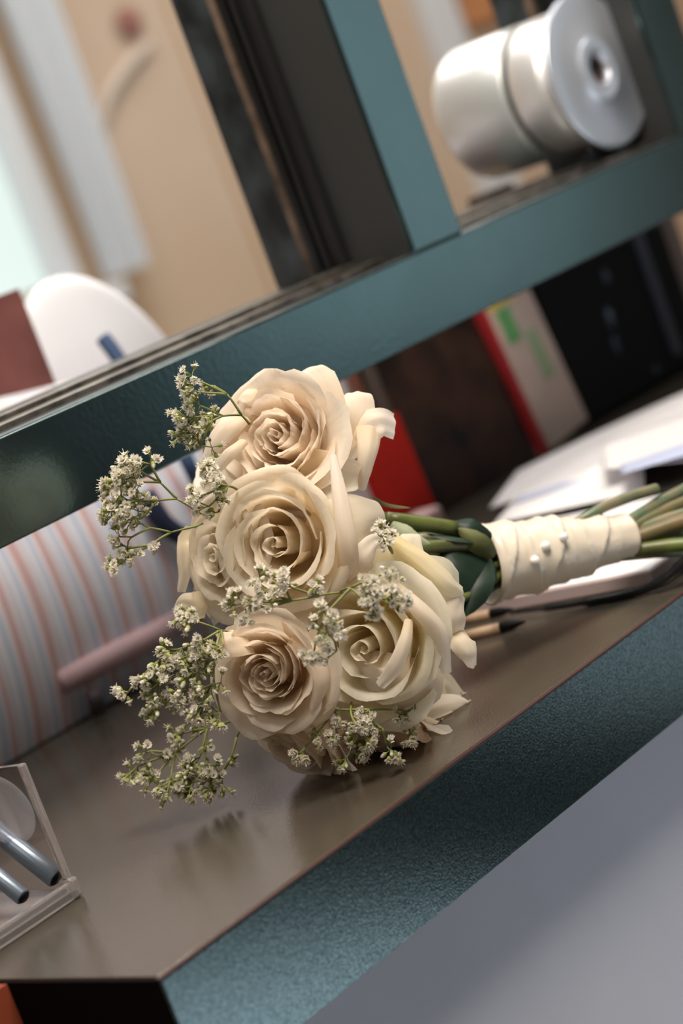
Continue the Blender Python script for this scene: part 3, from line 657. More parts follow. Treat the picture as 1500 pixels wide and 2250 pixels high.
def layers(style, rnd):
    """list of (petal params, angle); the first `core` go into the rose's own mesh"""
    out = []; ga = D(137.5); th = rnd.uniform(0, 6.28)
    if style == 'classic':
        spec = []
        for k in range(4): spec.append(dict(rm=1.5+1.05*k, zb=5+k*.5, LB=22.5+0.1*k, phim=D(-4+k), rc=1.5, phil=D(18+12*k), hw=D(135-8*k), spiral=.24, rip=.5, tip=.10, notch=0))
        for k in range(3): spec.append(dict(rm=6.8+1.7*k, zb=7, LB=20.5-.2*k, phim=D(1+2*k), rc=2.2, phil=D(55+10*k), hw=D(104-4*k), spiral=.22, rip=.8, tip=.14, notch=.02))
        for k in range(4): spec.append(dict(rm=12+1.8*k, zb=8.5, LB=18.5-.5*k, phim=D(8+3.2*k), rc=2.8, phil=D(92+9*k), hw=D(84-3*k), spiral=.14, rip=1.1, tip=.17, notch=.03, cu=.5))
        for k in range(4): spec.append(dict(rm=17.5+1.2*k, zb=10, LB=15.5-.4*k, phim=D(24+5*k), rc=3.4, phil=D(125+10*k), hw=D(66-1.5*k), spiral=.08, rip=1.2, tip=.22, notch=.02, cu=1.0))
        for k in range(5): spec.append(dict(rm=19+.6*k, zb=10, LB=16, phim=D(42+6*k), rc=3.6, phil=D(150+8*k), hw=D(52), spiral=.04, rip=1.3, tip=.26, notch=0, cu=1.5))
        core = 4
    else:      # full garden bloom: many thin ruffled petals
        spec = []
        for k in range(7): spec.append(dict(rm=1.8+.8*k, zb=5, LB=22.0+.1*k+rnd.uniform(-1.2, 1.2), phim=D(-3+1.2*k), rc=1.2, phil=D(12+5*k), hw=D(104-5*k), spiral=.24, rip=.75, tip=.10, notch=.07))
        for k in range(9): spec.append(dict(rm=7.2+.72*k, zb=7, LB=20.6-.25*k+rnd.uniform(-1.4, 1.4), phim=D(4+1.0*k), rc=1.5, phil=D(38+5*k), hw=D(72-1.5*k), spiral=.18, rip=1.0, tip=.13, notch=.07))
        for k in range(8): spec.append(dict(rm=13.4+.7*k, zb=9, LB=18-.3*k+rnd.uniform(-1, 1), phim=D(14+2.6*k), rc=2.0, phil=D(78+7*k), hw=D(58), spiral=.1, rip=1.2, tip=.17, notch=.05, cu=.3))
        for k in range(6): spec.append(dict(rm=18.5+.5*k, zb=10, LB=16.5, phim=D(38+5*k), rc=3.0, phil=D(120+10*k), hw=D(52), spiral=.05, rip=1.2, tip=.2, notch=.03, cu=.8))
        core = 7
    for k, s in enumerate(spec):
        out.append((s, th)); th += ga+rnd.uniform(-.12, .12)
    return out, core
HB = 27.0     # height of the bloom's heart above its base, mm
def make_rose(px, py, d, axis, roll, scale, style, mt, seed, label, skip=(), drop_last=0, crumple=1.0):
    rnd = random.Random(seed); P = at(px, py, d); z = camdir(*axis)
    base = P - z*(HB*0.001*scale)
    M = Matrix.Translation(base) @ frame_from_z(z, roll)
    lay, core = layers(style, rnd)
    if drop_last: lay = lay[:-drop_last]
    bm = bmesh.new(); uvl = bm.loops.layers.uv.new('UVMap')
    for prm, th in lay[:core]:
        prm = dict(prm); prm['sc'] = scale; petal_bm(bm, uvl, prm, th, M, rnd, 16, 12)
    # receptacle and sepals under the petals
    prof = [(0.3, -8), (2.4, -7.5), (4.2, -4), (4.6, 0), (3.4, 2.5)]
    rg = lathe(bm, [(r*.001*scale, h*.001*scale) for r, h in prof], M, 12, 1)
    rose = mesh_obj('rose', bm, [mt, M_sepal], bq); rose['label'] = label
    for k, (prm, th) in enumerate(lay[core:]):
        if k in skip: continue
        prm = dict(prm); prm['sc'] = scale*rnd.uniform(.96, 1.04); prm['rip'] *= crumple
        bm = bmesh.new(); uvl = bm.loops.layers.uv.new('UVMap'); petal_bm(bm, uvl, prm, th, M, rnd)
        mesh_obj('petal', bm, mt, rose)
    # stem from the bloom into the handle
    end = WR0 + (WR1-WR0)*0.3 + Vector((rnd.uniform(-1, 1), rnd.uniform(-1, 1), rnd.uniform(-1, 1)))*0.010
    s0 = base - z*0.006*scale
    if s0.z > 0.006 and seed != 5:
        bm = bmesh.new(); tube(bm, bez(s0, s0-z*0.045, end, 10), 0.0028, 8)
        mesh_obj('stem', bm, M_stem, rose)
    return rose, M
R = {}
R['behind_left'] = make_rose(432, 1235, 1.350, (-.93, .05, .10), 0.4, 1.10, 'classic', P_CREAM, 21, 'cream rose seen from the side behind the left rose')
R['top_left'] = make_rose(480, 985, 1.345, (-.75, -.42, .38), 1.2, 0.95, 'garden', P_WHITE, 8, 'white rose turned away at the upper left', crumple=1.5)
R['top'] = make_rose(603, 955, 1.300, (-.40, -.22, .86), 0.3, 1.22, 'garden', P_BLUSH, 5, 'fully open ruffled blush rose at the top', crumple=1.6)
R['left'] = make_rose(472, 1222, 1.300, (-.74, .02, .62), 2.2, 1.00, 'classic', P_CREAM, 12, 'narrow cream rose at the left edge')
R['middle'] = make_rose(602, 1195, 1.272, (-.40, .02, .88), 0.9, 1.20, 'classic', P_CREAM, 3, 'cream rose with a round spiral heart in the middle')
R['bottom'] = make_rose(632, 1652, 1.305, (-.50, .72, .32), 0.2, 1.12, 'garden', P_BLUSH, 31, 'blush rose pressed on the counter at the bottom')
R['bottom_right'] = make_rose(838, 1655, 1.322, (-.22, .82, .38), 1.1, 1.15, 'garden', P_BLUSH, 37, 'blush rose lying lowest at the right, petals spread on the counter')
R['lower_left'] = make_rose(580, 1482, 1.262, (-.38, .12, .88), 2.8, 1.06, 'garden', P_BLUSH, 44, 'blush rose with many folded petals at the lower left')
R['right'] = make_rose(800, 1425, 1.270, (-.42, .12, .88), 1.9, 1.32, 'classic', P_IVORY, 52, 'large ivory rose with a tight heart at the lower right')

# ---- stems, leaves, wrap
axis_w = (WR1-WR0).normalized()
Mw = Matrix.Translation(WR0) @ frame_from_z(axis_w)
LW = (WR1-WR0).length
bm = bmesh.new(); uvl = bm.loops.layers.uv.new('UVMap'); ns, nt_ = 96, 90; G = []
def wrap_r(t, a):
    base = 0.0268 - 0.0105*smooth(0.0, 1.0, t) - 0.0008*math.sin(t*9)
    # overlapping turns of ribbon: a step that spirals along the handle
    f = 0.0
    for pitch, ph, amp in ((3.1, 0.2, .0024), (5.3, 2.1, .0014), (8.7, 4.0, .0005)):
        s = (t*pitch + (a/(2*math.pi))*(1 if pitch != 5.3 else -1) + ph + 0.08*math.sin(a*2+ph)) % 1.0
        f += amp*(s**3.2) * (1-0.45*smooth(.75, 1, t))
    f += 0.0006*noise.noise((t*7, math.cos(a)*2, math.sin(a)*2))
    r = base+f
    if t > .97: r -= 0.004*((t-.97)/.03)**2
    if t < .02: r -= 0.002*((.02-t)/.02)**2
    return r
for j in range(nt_+1):
    t = j/nt_; row = []
    for i in range(ns):
        a = 2*math.pi*i/ns; r = wrap_r(t, a)
        row.append(bm.verts.new(Mw @ Vector((r*math.cos(a), r*math.sin(a)*0.94, t*LW))))
    G.append(row)
for j in range(nt_):
    for i in range(ns): bm.faces.new((G[j][i], G[j][(i+1) % ns], G[j+1][(i+1) % ns], G[j+1][i]))
wrap = mesh_obj('satin_wrap', bm, M_satin, bq); wrap['label'] = 'ivory satin ribbon wound round the stems'
def wrap_hit(px, py):
    # walk along the view ray until it enters the wrap
    v = (at(px, py, 1)-CAM); inv = Mw.inverted()
    for k in range(1600):
        dd = 1.36+0.0001*k; q = inv @ (CAM+v*dd); t = q.z/LW
        if 0 <= t <= 1:
            a = math.atan2(q.y/.94, q.x)
            if math.hypot(q.x, q.y/.94) <= wrap_r(t, a % (2*math.pi)): return CAM+v*dd
    return at(px, py, 1.42)
for (px, py) in ((1172, 1231), (1196, 1201), (1235, 1182)):
    p = wrap_hit(px, py); n = (p-(WR0+axis_w*((p-WR0).dot(axis_w)))).normalized()
    bm = bmesh.new(); bmesh.ops.create_uvsphere(bm, u_segments=20, v_segments=12, radius=0.0031, matrix=Matrix.Translation(p+n*0.0020))
    mesh_obj('pearl_pin', bm, M_pearl, wrap)
# stem ends fanning out of the ribbon
ends = [((1442, 1074), (1330, 1112), 1.475, 0.0037, M_stem_b), ((1510, 1072), (1375, 1150), 1.50, 0.0042, M_stem_b), ((1560, 1080), (1380, 1165), 1.49, 0.0045, M_stem_br), ((1560, 1112), (1372, 1175), 1.47, 0.0040, M_stem_b),
        ((1570, 1125), (1384, 1186), 1.455, 0.0052, M_stem_br), ((1560, 1168), (1382, 1197), 1.475, 0.0036, M_stem_b), ((1565, 1192), (1384, 1210), 1.44, 0.0046, M_stem), ((1496, 1212), (1378, 1220), 1.462, 0.0038, M_stem_b), ((1545, 1150), (1384, 1190), 1.51, 0.0035, M_stem)]
rnd = random.Random(4)
for (e, s, d, r, mt) in ends:
    p1 = at(*e, d); p0 = at(*s, 1.452); pin = p0 + (p0-p1).normalized()*0.045
    pin = pin + (WR0+axis_w*LW*.7 - pin)*0.3
    if p1.z < 0.0115+r: p1.z = 0.0115+r
    bm = bmesh.new(); tube(bm, [pin, p0, p0.lerp(p1, .5)+Vector((0, 0, .0008)), p1-(p1-p0)*.02, p1], [r*.9, r, r*1.05, r*1.02, r*1.0], 12)
    for f in bm.faces:
        if len(f.verts) > 4 and (f.calc_center_median()-p1).length < 1e-3: f.material_index = 1
    mesh_obj('stem', bm, [mt, M_cut], bq)
# thick stems showing between flowers and ribbon
for (a, b, d0, d1, r, mt) in (((850, 1142), (1000, 1162), 1.375, 1.392, 0.0050, M_stem), ((905, 1205), (1060, 1196), 1.372, 1.395, 0.0042, M_stem), ((900, 1185), (1075, 1175), 1.40, 1.41, 0.0040, M_stem_b), ((900, 1240), (1080, 1215), 1.39, 1.405, 0.0042, M_leaf), ((900, 1160), (1080, 1165), 1.41, 1.418, 0.0036, M_leaf)):
    bm = bmesh.new(); tube(bm, bez(at(*a, d0), at((a[0]+b[0])/2, (a[1]+b[1])/2-4, (d0+d1)/2), at(*b, d1), 6), r, 12); mesh_obj('stem', bm, mt, bq)
def leaf(pts_mid, width, normal, mt=M_leaf, name='leaf', curl=0.3, parent=bq, nu=8):
    """blade along a spine of points; width profile along it; normal = which way the upper face looks"""
    sp2 = spline(pts_mid, 5); n = len(sp2); bm = bmesh.new(); G = []
    for i, p in enumerate(sp2):
        t = i/(n-1); tg = (sp2[min(i+1, n-1)]-sp2[max(i-1, 0)]).normalized(); nn = (normal-tg*normal.dot(tg)).normalized(); sd = tg.cross(nn)
        w = width*max(0.02, math.sin(math.pi*min(1, .12+.88*t))**.75)
        row = []
        for k in range(nu+1):
            s = 2*k/nu-1; w2 = w*(1+0.05*((i+k) % 2)*(abs(s) == 1))
            row.append(bm.verts.new(p + sd*s*w2 - nn*(curl*w*s*s) + nn*(0.06*w*(1-abs(s)))))
        G.append(row)
    for i in range(n-1):
        for k in range(nu): bm.faces.new((G[i][k], G[i][k+1], G[i+1][k+1], G[i+1][k]))
    return mesh_obj(name, bm, mt, parent)
tw = camdir(0, 0, 1)
leaf([at(1062, 1225, 1.393), at(1045, 1285, 1.378), at(1022, 1355, 1.372)], 0.0105, camdir(-.3, .1, 1))
leaf([at(1085, 1240, 1.393), at(1010, 1255, 1.376), at(930, 1270, 1.376)], 0.0185, camdir(0, -.3, 1))
leaf([at(1080, 1180, 1.395), at(1035, 1160, 1.388), at(985, 1150, 1.392)], 0.0075, camdir(-.1, -.5, 1))
leaf([at(1082, 1225, 1.39), at(1050, 1195, 1.383), at(1005, 1160, 1.386)], 0.0070, camdir(-.5, -.2, 1), M_sepal)
leaf([at(1085, 1215, 1.412), at(990, 1205, 1.408), at(900, 1200, 1.40)], 0.0160, camdir(0, -.2, 1))  # dark blade added to stand for the darkness between the stems
leaf([at(1070, 1205, 1.40), at(980, 1150, 1.40), at(900, 1138, 1.40)], 0.0040, camdir(0, -1, .4))
leaf([at(818, 1090, 1.352), at(850, 1108, 1.356), at(903, 1116, 1.362)], 0.0022, camdir(0.1, -.8, .6), M_sepal, 'sepal')
leaf([at(1050, 1190, 1.385), at(985, 1180, 1.382), at(935, 1172, 1.386)], 0.0030, camdir(0, -.9, .5), M_leaf, 'sepal')
leaf([at(860, 1150, 1.355), at(900, 1172, 1.352), at(945, 1195, 1.36)], 0.0050, camdir(-.1, -.5, .8), mat('pale_sepal', (0.35, 0.38, 0.24), 0.6), 'sepal')

# ---- big reflexed outer petals, each laid over a spine of real points
def big_petal(rose, spine, widths, normal, roll_, mt, nu=14, rip=.0012, seed=0, wave=1.0):
    """spine: points base->tip; widths: half width per point; roll_: how far both edges turn back (radians)"""
    sp2 = spline(spine, 6); n = len(sp2)
    ws = np.interp(np.linspace(0, len(spine)-1, n), range(len(widths)), widths)
    rl = np.interp(np.linspace(0, len(spine)-1, n), range(len(roll_)), roll_)
    bm = bmesh.new(); uvl = bm.loops.layers.uv.new('UVMap'); G = []
    for i, p in enumerate(sp2):
        t = i/(n-1); tg = (sp2[min(i+1, n-1)]-sp2[max(i-1, 0)]).normalized()
        nn = (normal-tg*normal.dot(tg)).normalized(); sd = tg.cross(nn); row = []
        for k in range(nu+1):
            s = 2*k/nu-1; w = ws[i]; ang = rl[i]*abs(s)
            if abs(rl[i]) < 1e-3: lx, ly = w*s, 0
            else:
                R_ = w/abs(rl[i]); lx = R_*math.sin(abs(rl[i])*s); ly = -R_*(1-math.cos(rl[i]*s))*(1 if rl[i] > 0 else -1)
            a = rip*noise.noise((s*2+seed, t*3, seed*1.7))*wave
            q = p+sd*lx+nn*(ly+a)
            if q.z < .0012: q.z = .0012
            row.append((bm.verts.new(q), (0.5+s/2, 0.25+0.75*t)))
        G.append(row)
    for i in range(n-1):
        for k in range(nu):
            q = (G[i][k], G[i][k+1], G[i+1][k+1], G[i+1][k]); f = bm.faces.new([a[0] for a in q])
            for l, a in zip(f.loops, q): l[uvl].uv = a[1]
    return mesh_obj('petal', bm, mt, rose[0])
BIG = True
if BIG:
    # top rose: broad upper petals and the folded one at its right
    big_petal(R['top'], [at(690, 985, 1.318), at(685, 900, 1.316), at(665, 845, 1.320), at(655, 822, 1.326)], [.016, .021, .021, .012], camdir(-.2, .35, 1), [.5, .55, .7, .9], P_BLUSH, seed=1)
    big_petal(R['top'], [at(700, 1000, 1.325), at(745, 920, 1.322), at(765, 880, 1.328), at(772, 862, 1.336)], [.014, .018, .018, .010], camdir(-.3, .2, 1), [.4, .5, .6, .8], P_BLUSH, seed=2)
    big_petal(R['top'], [at(745, 1000, 1.330), at(790, 950, 1.322), at(835, 925, 1.322), at(868, 936, 1.330)], [.008, .0115, .0095, .0085], camdir(.15, -.35, 1), [.4, .5, .35, .3], P_WHITE, seed=3)
    big_petal(R['top'], [at(815, 935, 1.320), at(812, 985, 1.312), at(802, 1040, 1.312), at(797, 1078, 1.318)], [.0095, .0085, .0070, .0060], camdir(.2, .1, 1), [1.0, 1.3, 1.5, 2.4], P_WHITE, seed=4)
    big_petal(R['top'], [at(660, 1030, 1.30), at(715, 1050, 1.300), at(760, 1060, 1.31), at(800, 1065, 1.325)], [.014, .017, .015, .008], camdir(-.1, .5, 1), [.5, .6, .5, .5], P_CREAM, seed=5)
    # middle rose: petals wrapped over its right shoulder and the pointed rolled one
    big_petal(R['middle'], [at(690, 1225, 1.29), at(740, 1180, 1.275), at(790, 1140, 1.285), at(845, 1130, 1.315)], [.017, .022, .021, .012], camdir(.25, -.15, 1), [.6, .7, .8, .9], P_CREAM, seed=6)
    big_petal(R['middle'], [at(772, 1262, 1.266), at(766, 1180, 1.258), at(750, 1085, 1.264), at(733, 998, 1.276)], [.0090, .0095, .0075, .0030], camdir(.25, -.05, 1), [1.3, 1.5, 1.6, 1.3], P_WHITE, seed=7, wave=.5)
    big_petal(R['middle'], [at(760, 1280, 1.275), at(795, 1235, 1.268), at(822, 1200, 1.276), at(842, 1190, 1.29)], [.006, .0095, .0080, .005], camdir(.2, .15, 1), [.8, .9, 1.0, 1.2], P_WHITE, seed=8)
    # right rose: the sweeping outer petals
    big_petal(R['right'], [at(860, 1290, 1.300), at(880, 1215, 1.296), at(890, 1185, 1.302), at(893, 1172, 1.312)], [.014, .019, .012, .006], camdir(-.1, .2, 1), [.3, .3, .5, .8], P_IVORY, seed=9)
    big_petal(R['right'], [at(862, 1178, 1.292), at(930, 1225, 1.285), at(985, 1275, 1.285), at(1018, 1300, 1.295)], [.0070, .0085, .0095, .0060], camdir(.3, -.45, 1), [1.4, 1.4, 1.3, 1.2], P_IVORY, seed=10)
    big_petal(R['right'], [at(880, 1370, 1.30), at(930, 1320, 1.290), at(975, 1290, 1.292), at(1010, 1285, 1.305)], [.017, .024, .021, .010], camdir(.0, .1, 1), [.4, .4, .5, .8], P_IVORY, seed=11)
    big_petal(R['right'], [at(940, 1400, 1.296), at(985, 1370, 1.288), at(1000, 1330, 1.29), at(1012, 1300, 1.297)], [.009, .014, .010, .006], camdir(.35, .1, 1), [.7, .8, .7, .8], P_WHITE, seed=12)
    big_petal(R['right'], [at(1000, 1380, 1.297), at(1020, 1410, 1.288), at(1037, 1440, 1.288), at(1042, 1466, 1.296)], [.008, .0095, .0085, .0045], camdir(.4, .05, 1), [.9, 1.1, 1.3, 1.5], P_WHITE, seed=13)
    big_petal(R['right'], [at(868, 1285, 1.262), at(925, 1335, 1.252), at(970, 1390, 1.254), at(985, 1480, 1.262)], [.0050, .0075, .0085, .0045], camdir(.3, -.25, 1), [1.2, 1.4, 1.5, 1.4], P_WHITE, seed=14, wave=.6)
    big_petal(R['right'], [at(900, 1360, 1.256), at(893, 1410, 1.247), at(868, 1470, 1.246), at(835, 1510, 1.252)], [.0030, .0055, .0065, .0040], camdir(.2, .1, 1), [1.1, 1.3, 1.3, 1.2], P_WHITE, seed=15, wave=.6)
    big_petal(R['right'], [at(890, 1440, 1.275), at(880, 1490, 1.268), at(850, 1525, 1.272), at(820, 1545, 1.282)], [.024, .029, .026, .013], camdir(.0, .35, 1), [.5, .5, .6, .8], P_WHITE, seed=16)
    # lower left rose: rolled petals on its right
    big_petal(R['lower_left'], [at(640, 1400, 1.262), at(690, 1440, 1.254), at(710, 1500, 1.252), at(688, 1560, 1.258)], [.006, .0085, .0075, .003], camdir(.35, -.1, 1), [1.0, 1.2, 1.3, 1.3], P_BLUSH, seed=17, wave=.6)
    big_petal(R['lower_left'], [at(690, 1480, 1.275), at(725, 1520, 1.262), at(712, 1570, 1.262), at(672, 1612, 1.27)], [.0075, .0095, .0090, .004], camdir(.4, .1, 1), [.9, 1.1, 1.2, 1.3], P_BLUSH, seed=18, wave=.7)
    big_petal(R['lower_left'], [at(545, 1405, 1.272), at(510, 1410, 1.264), at(488, 1400, 1.266), at(474, 1388, 1.272)], [.010, .009, .006, .003], camdir(-.5, -.4, 1), [.6, .7, 1.2, 1.5], P_BLUSH, seed=19)
    # bottom right rose: pointed petals lying towards the right
    big_petal(R['bottom_right'], [at(890, 1600, 1.345), at(960, 1565, 1.345), at(1010, 1550, 1.35), at(1040, 1556, 1.358)], [.012, .0135, .0095, .0030], camdir(.1, -.3, 1), [.6, .7, .9, 1.2], P_WHITE, seed=20)
    big_petal(R['bottom_right'], [at(940, 1545, 1.362), at(968, 1510, 1.365), at(985, 1510, 1.37), at(1030, 1550, 1.38)], [.008, .011, .009, .003], camdir(.2, -.2, 1), [.4, .5, .6, .9], P_IVORY, seed=21)
    big_petal(R['bottom_right'], [at(890, 1590, 1.338), at(930, 1588, 1.332), at(965, 1602, 1.334), at(985, 1618, 1.34)], [.006, .0068, .0062, .0035], camdir(.1, -.2, 1), [1.2, 1.4, 1.4, 1.3], P_CREAM, seed=22, wave=.5)
    big_petal(R['bottom_right'], [at(880, 1640, 1.342), at(930, 1635, 1.340), at(980, 1622, 1.345), at(1010, 1606, 1.352)], [.009, .0105, .008, .0035], camdir(.1, .2, 1), [.6, .7, .8, .9], P_BLUSH, seed=23)
    big_petal(R['bottom_right'], [at(860, 1668, 1.335), at(880, 1650, 1.328), at(888, 1645, 1.330), at(893, 1652, 1.334)], [.006, .0075, .0065, .004], camdir(.3, .1, 1), [.9, 1.1, 1.3, 1.4], P_BLUSH, seed=24)

# outer petals of the side roses at the left rim of the bouquet
big_petal(R['top_left'], [at(540, 905, 1.322), at(505, 925, 1.312), at(470, 965, 1.312), at(442, 1020, 1.320)], [.007, .0095, .0085, .003], camdir(-.4, -.3, 1), [.8, 1.0, 1.1, 1.0], P_WHITE, seed=31)
big_petal(R['top_left'], [at(535, 965, 1.306), at(505, 990, 1.298), at(478, 1022, 1.298), at(452, 1062, 1.304)], [.004, .0058, .005, .002], camdir(-.4, -.2, 1), [1.1, 1.3, 1.4, 1.2], P_WHITE, seed=32, wave=.6)
big_petal(R['top_left'], [at(590, 900, 1.325), at(560, 885, 1.318), at(535, 875, 1.318), at(520, 885, 1.322)], [.010, .012, .009, .004], camdir(-.3, -.4, 1), [.5, .7, .9, 1.0], P_BLUSH, seed=33, wave=1.5)
big_petal(R['behind_left'], [at(455, 1330, 1.315), at(425, 1335, 1.308), at(402, 1332, 1.308), at(384, 1342, 1.312)], [.009, .010, .008, .003], camdir(-.4, .2, 1), [.6, .8, .9, 1.1], P_CREAM, seed=34)
big_petal(R['behind_left'], [at(440, 1200, 1.335), at(412, 1190, 1.330), at(400, 1240, 1.330), at(394, 1300, 1.335)], [.010, .010, .008, .004], camdir(-.8, .1, 1), [.5, .6, .7, 1.0], P_CREAM, seed=35, wave=1.8)

# ---- gypsophila
def blossom_mesh(seed, opened=1.0):
    rnd = random.Random(seed); bm = bmesh.new()
    for (n, tilt, L, w) in ((6, 18*opened, 2.9, 1.05), (5, 48*opened, 2.3, .9), (4, 70, 1.6, .7)):
        o0 = rnd.uniform(0, 6)
        for k in range(n):
            a = o0+2*math.pi*k/n+rnd.uniform(-.2, .2); t = D(tilt+rnd.uniform(-14, 14)); l = L*rnd.uniform(.8, 1.1)
            rd = Vector((math.cos(a), math.sin(a), 0)); sd = Vector((-rd.y, rd.x, 0)); up = Vector((0, 0, 1))
            d1 = rd*math.cos(t)+up*math.sin(t); p0 = rd*.3+up*.6
            m1 = p0+d1*l*.6; tip = p0+d1*l - up*rnd.uniform(-.3, .5)
            vs = [bm.verts.new(v*.001) for v in (p0, m1-sd*w*.9, tip-sd*w*.8, tip-d1*l*.18, tip+sd*w*.8, m1+sd*w*.9)]
            bm.faces.new((vs[0], vs[1], vs[2], vs[3])); bm.faces.new((vs[0], vs[3], vs[4], vs[5]))
    for k in range(3):     # stamens
        a = rnd.uniform(0, 6.28); p = Vector((math.cos(a)*1.3, math.sin(a)*1.3, 4.0)); s = Vector((-math.sin(a)*.15, math.cos(a)*.15, 0))
        vs = [bm.verts.new(v*.001) for v in (Vector((0, 0, .8))-s, Vector((0, 0, .8))+s, p+s, p-s)]; bm.faces.new(vs)
    rg = lathe(bm, [(.00035, -.0016), (.0011, -.0006), (.0013, .0006), (.0010, .0014)], Matrix.Identity(4), 7, 1)
    me = bpy.data.meshes.new('blossom'); bm.to_mesh(me); bm.free(); me.materials.append(M_gyp); me.materials.append(M_gypg)
    return me
BL = [blossom_mesh(s, o) for s, o in ((1, 1), (2, 1.3), (3, .8), (4, 1.8), (5, 2.4))]
def add_bud(bm, p, d, r, mi_top=0):
    M = Matrix.Translation(p) @ frame_from_z(d)
    lathe(bm, [(r*.25, -r*1.2), (r*.95, -r*.3), (r*.95, r*.6)], M, 6, 1)
    lathe(bm, [(r*.9, r*.5), (r*.75, r*1.5), (r*.15, r*2.1)], M, 6, 0)
def sprig(label, root, hubs, seed, stem_r=0.00075, out=None, indiv=40, parent=bq, dense=1.7, budp=.22):
    """root: (px,py,d); hubs: (px,py,d, spread_px, n_blossoms, via index or None); blossoms sit on short stalks round each hub"""
    rnd = random.Random(seed); bm = bmesh.new(); bb = bmesh.new(); rp = at(*root); todo = []
    pos = []
    for (px, py, d, spx, n, via) in hubs:
        n = int(round(n*dense))
        h = at(px, py, d); frm = rp if via is None else pos[via]
        mid = frm.lerp(h, .5)+Vector((rnd.uniform(-1, 1), rnd.uniform(-1, 1), rnd.uniform(0, 1)))*0.06*(h-frm).length
        tube(bm, bez(frm, mid, h, 5), [stem_r*(1.1-.06*k) for k in range(6)], 6)
        pos.append(h)
        sp_m = spx*d/FPX; od = (h-frm).normalized() if out is None else out
        subs = max(1, n//4) if n else 0
        made = 0
        for s in range(subs):
            dr_ = (od*rnd.uniform(.3, 1.1)+Vector((rnd.gauss(0, .6), rnd.gauss(0, .6), rnd.gauss(0, .6)))).normalized()
            nodep = h+dr_*sp_m*rnd.uniform(.25, .65)
            if nodep.z < .006: nodep.z = .006+rnd.uniform(0, .004)
            tube(bm, bez(h, h.lerp(nodep, .5)+od*sp_m*.12, nodep, 3), stem_r*.62, 5)
            k_ = n//subs + (1 if s < n % subs else 0)
            for _ in range(k_):
                d2 = (dr_*.7+od*.4+Vector((rnd.gauss(0, .65), rnd.gauss(0, .65), rnd.gauss(0, .65)))).normalized()
                tip = nodep+d2*sp_m*rnd.uniform(.22, .5)
                if tip.z < .004: tip.z = .004+rnd.uniform(0, .003)
                tube(bm, bez(nodep, nodep.lerp(tip, .5)+od*sp_m*.05, tip, 3), stem_r*.42, 4)
                dd = (tip-nodep).normalized()
                if rnd.random() > budp: todo.append((tip+dd*.0012, (dd+tw*.25+od*.2).normalized(), rnd.uniform(.9, 1.25)))
                else: add_bud(bb, tip, dd, rnd.uniform(.0009, .0016))
    o = mesh_obj('gypsophila_sprig', bm, M_gyps, parent); o['label'] = label
    rnd.shuffle(todo); todo.sort(key=lambda t: (t[0]-CAM).length)
    base_inv = None
    for k, (p, d2, s) in enumerate(todo):
        me = rnd.choice(BL); T = Matrix.Translation(p) @ frame_from_z(d2, rnd.uniform(0, 6)) @ Matrix.Scale(s, 4)
        if k < indiv:
            b = bpy.data.objects.new('blossom', me); link(b, o)
            b.matrix_basis = T
        else:
            t2 = bmesh.new(); t2.from_mesh(me); t2.transform(T); tm = bpy.data.meshes.new('t'); t2.to_mesh(tm); t2.free(); bb.from_mesh(tm); bpy.data.meshes.remove(tm)
    if len(bb.verts):
        ob = mesh_obj('bud_cluster', bb, [M_gyp, M_gypg], o); ob['kind'] = 'stuff'
    else: bb.free()
    return o
left = camdir(-1, 0, .15)
sprig('airy gypsophila sprig at the top left', (548, 932, 1.285), [
    (530, 912, 1.282, 8, 0, None), (498, 866, 1.278, 10, 0, 0), (470, 848, 1.276, 30, 3, 1), (440, 838, 1.274, 46, 6, 1), (440, 862, 1.272, 40, 5, 1),
    (488, 914, 1.280, 8, 0, 0), (440, 892, 1.274, 44, 6, 5), (420, 918, 1.274, 50, 7, 5), (466, 925, 1.276, 36, 3, 5), (430, 955, 1.276, 52, 8, 8), (440, 978, 1.278, 48, 7, 8)], 101, out=left, indiv=34)
sprig('gypsophila sprig reaching furthest left', (450, 1132, 1.285), [
    (432, 1122, 1.282, 6, 0, None), (388, 1096, 1.276, 6, 0, 0), (352, 1060, 1.272, 8, 0, 1), (330, 1020, 1.268, 44, 8, 2), (300, 1030, 1.266, 50, 9, 2), (285, 1060, 1.266, 52, 10, 2),
    (345, 1100, 1.270, 20, 1, 1), (300, 1100, 1.266, 58, 12, 6), (275, 1120, 1.266, 56, 12, 6), (310, 1140, 1.268, 46, 8, 6)], 102, out=left, indiv=40, dense=2.1)
sprig('sparse drooping gypsophila sprig at the left', (445, 1150, 1.287), [
    (432, 1156, 1.284, 6, 0, None), (375, 1170, 1.276, 6, 0, 0), (330, 1160, 1.272, 36, 4, 1), (290, 1180, 1.270, 48, 5, 2), (330, 1198, 1.270, 34, 3, 1), (285, 1205, 1.268, 44, 6, 4), (262, 1240, 1.268, 38, 6, 4), (275, 1225, 1.268, 34, 3, 4)], 103, out=left, indiv=24)
sprig('small gypsophila tuft between the top and left roses', (520, 1075, 1.285), [
    (500, 1068, 1.268, 30, 4, None), (465, 1060, 1.264, 38, 8, 0), (455, 1085, 1.264, 40, 8, 0), (460, 1112, 1.266, 38, 7, 0), (480, 1125, 1.268, 26, 3, 0)], 104, out=left, indiv=26)
sprig('pale gypsophila tuft behind the top left rose', (480, 990, 1.33), [
    (462, 945, 1.325, 36, 6, None), (448, 985, 1.325, 34, 5, None), (478, 930, 1.325, 26, 3, None)], 105, out=left, indiv=10)
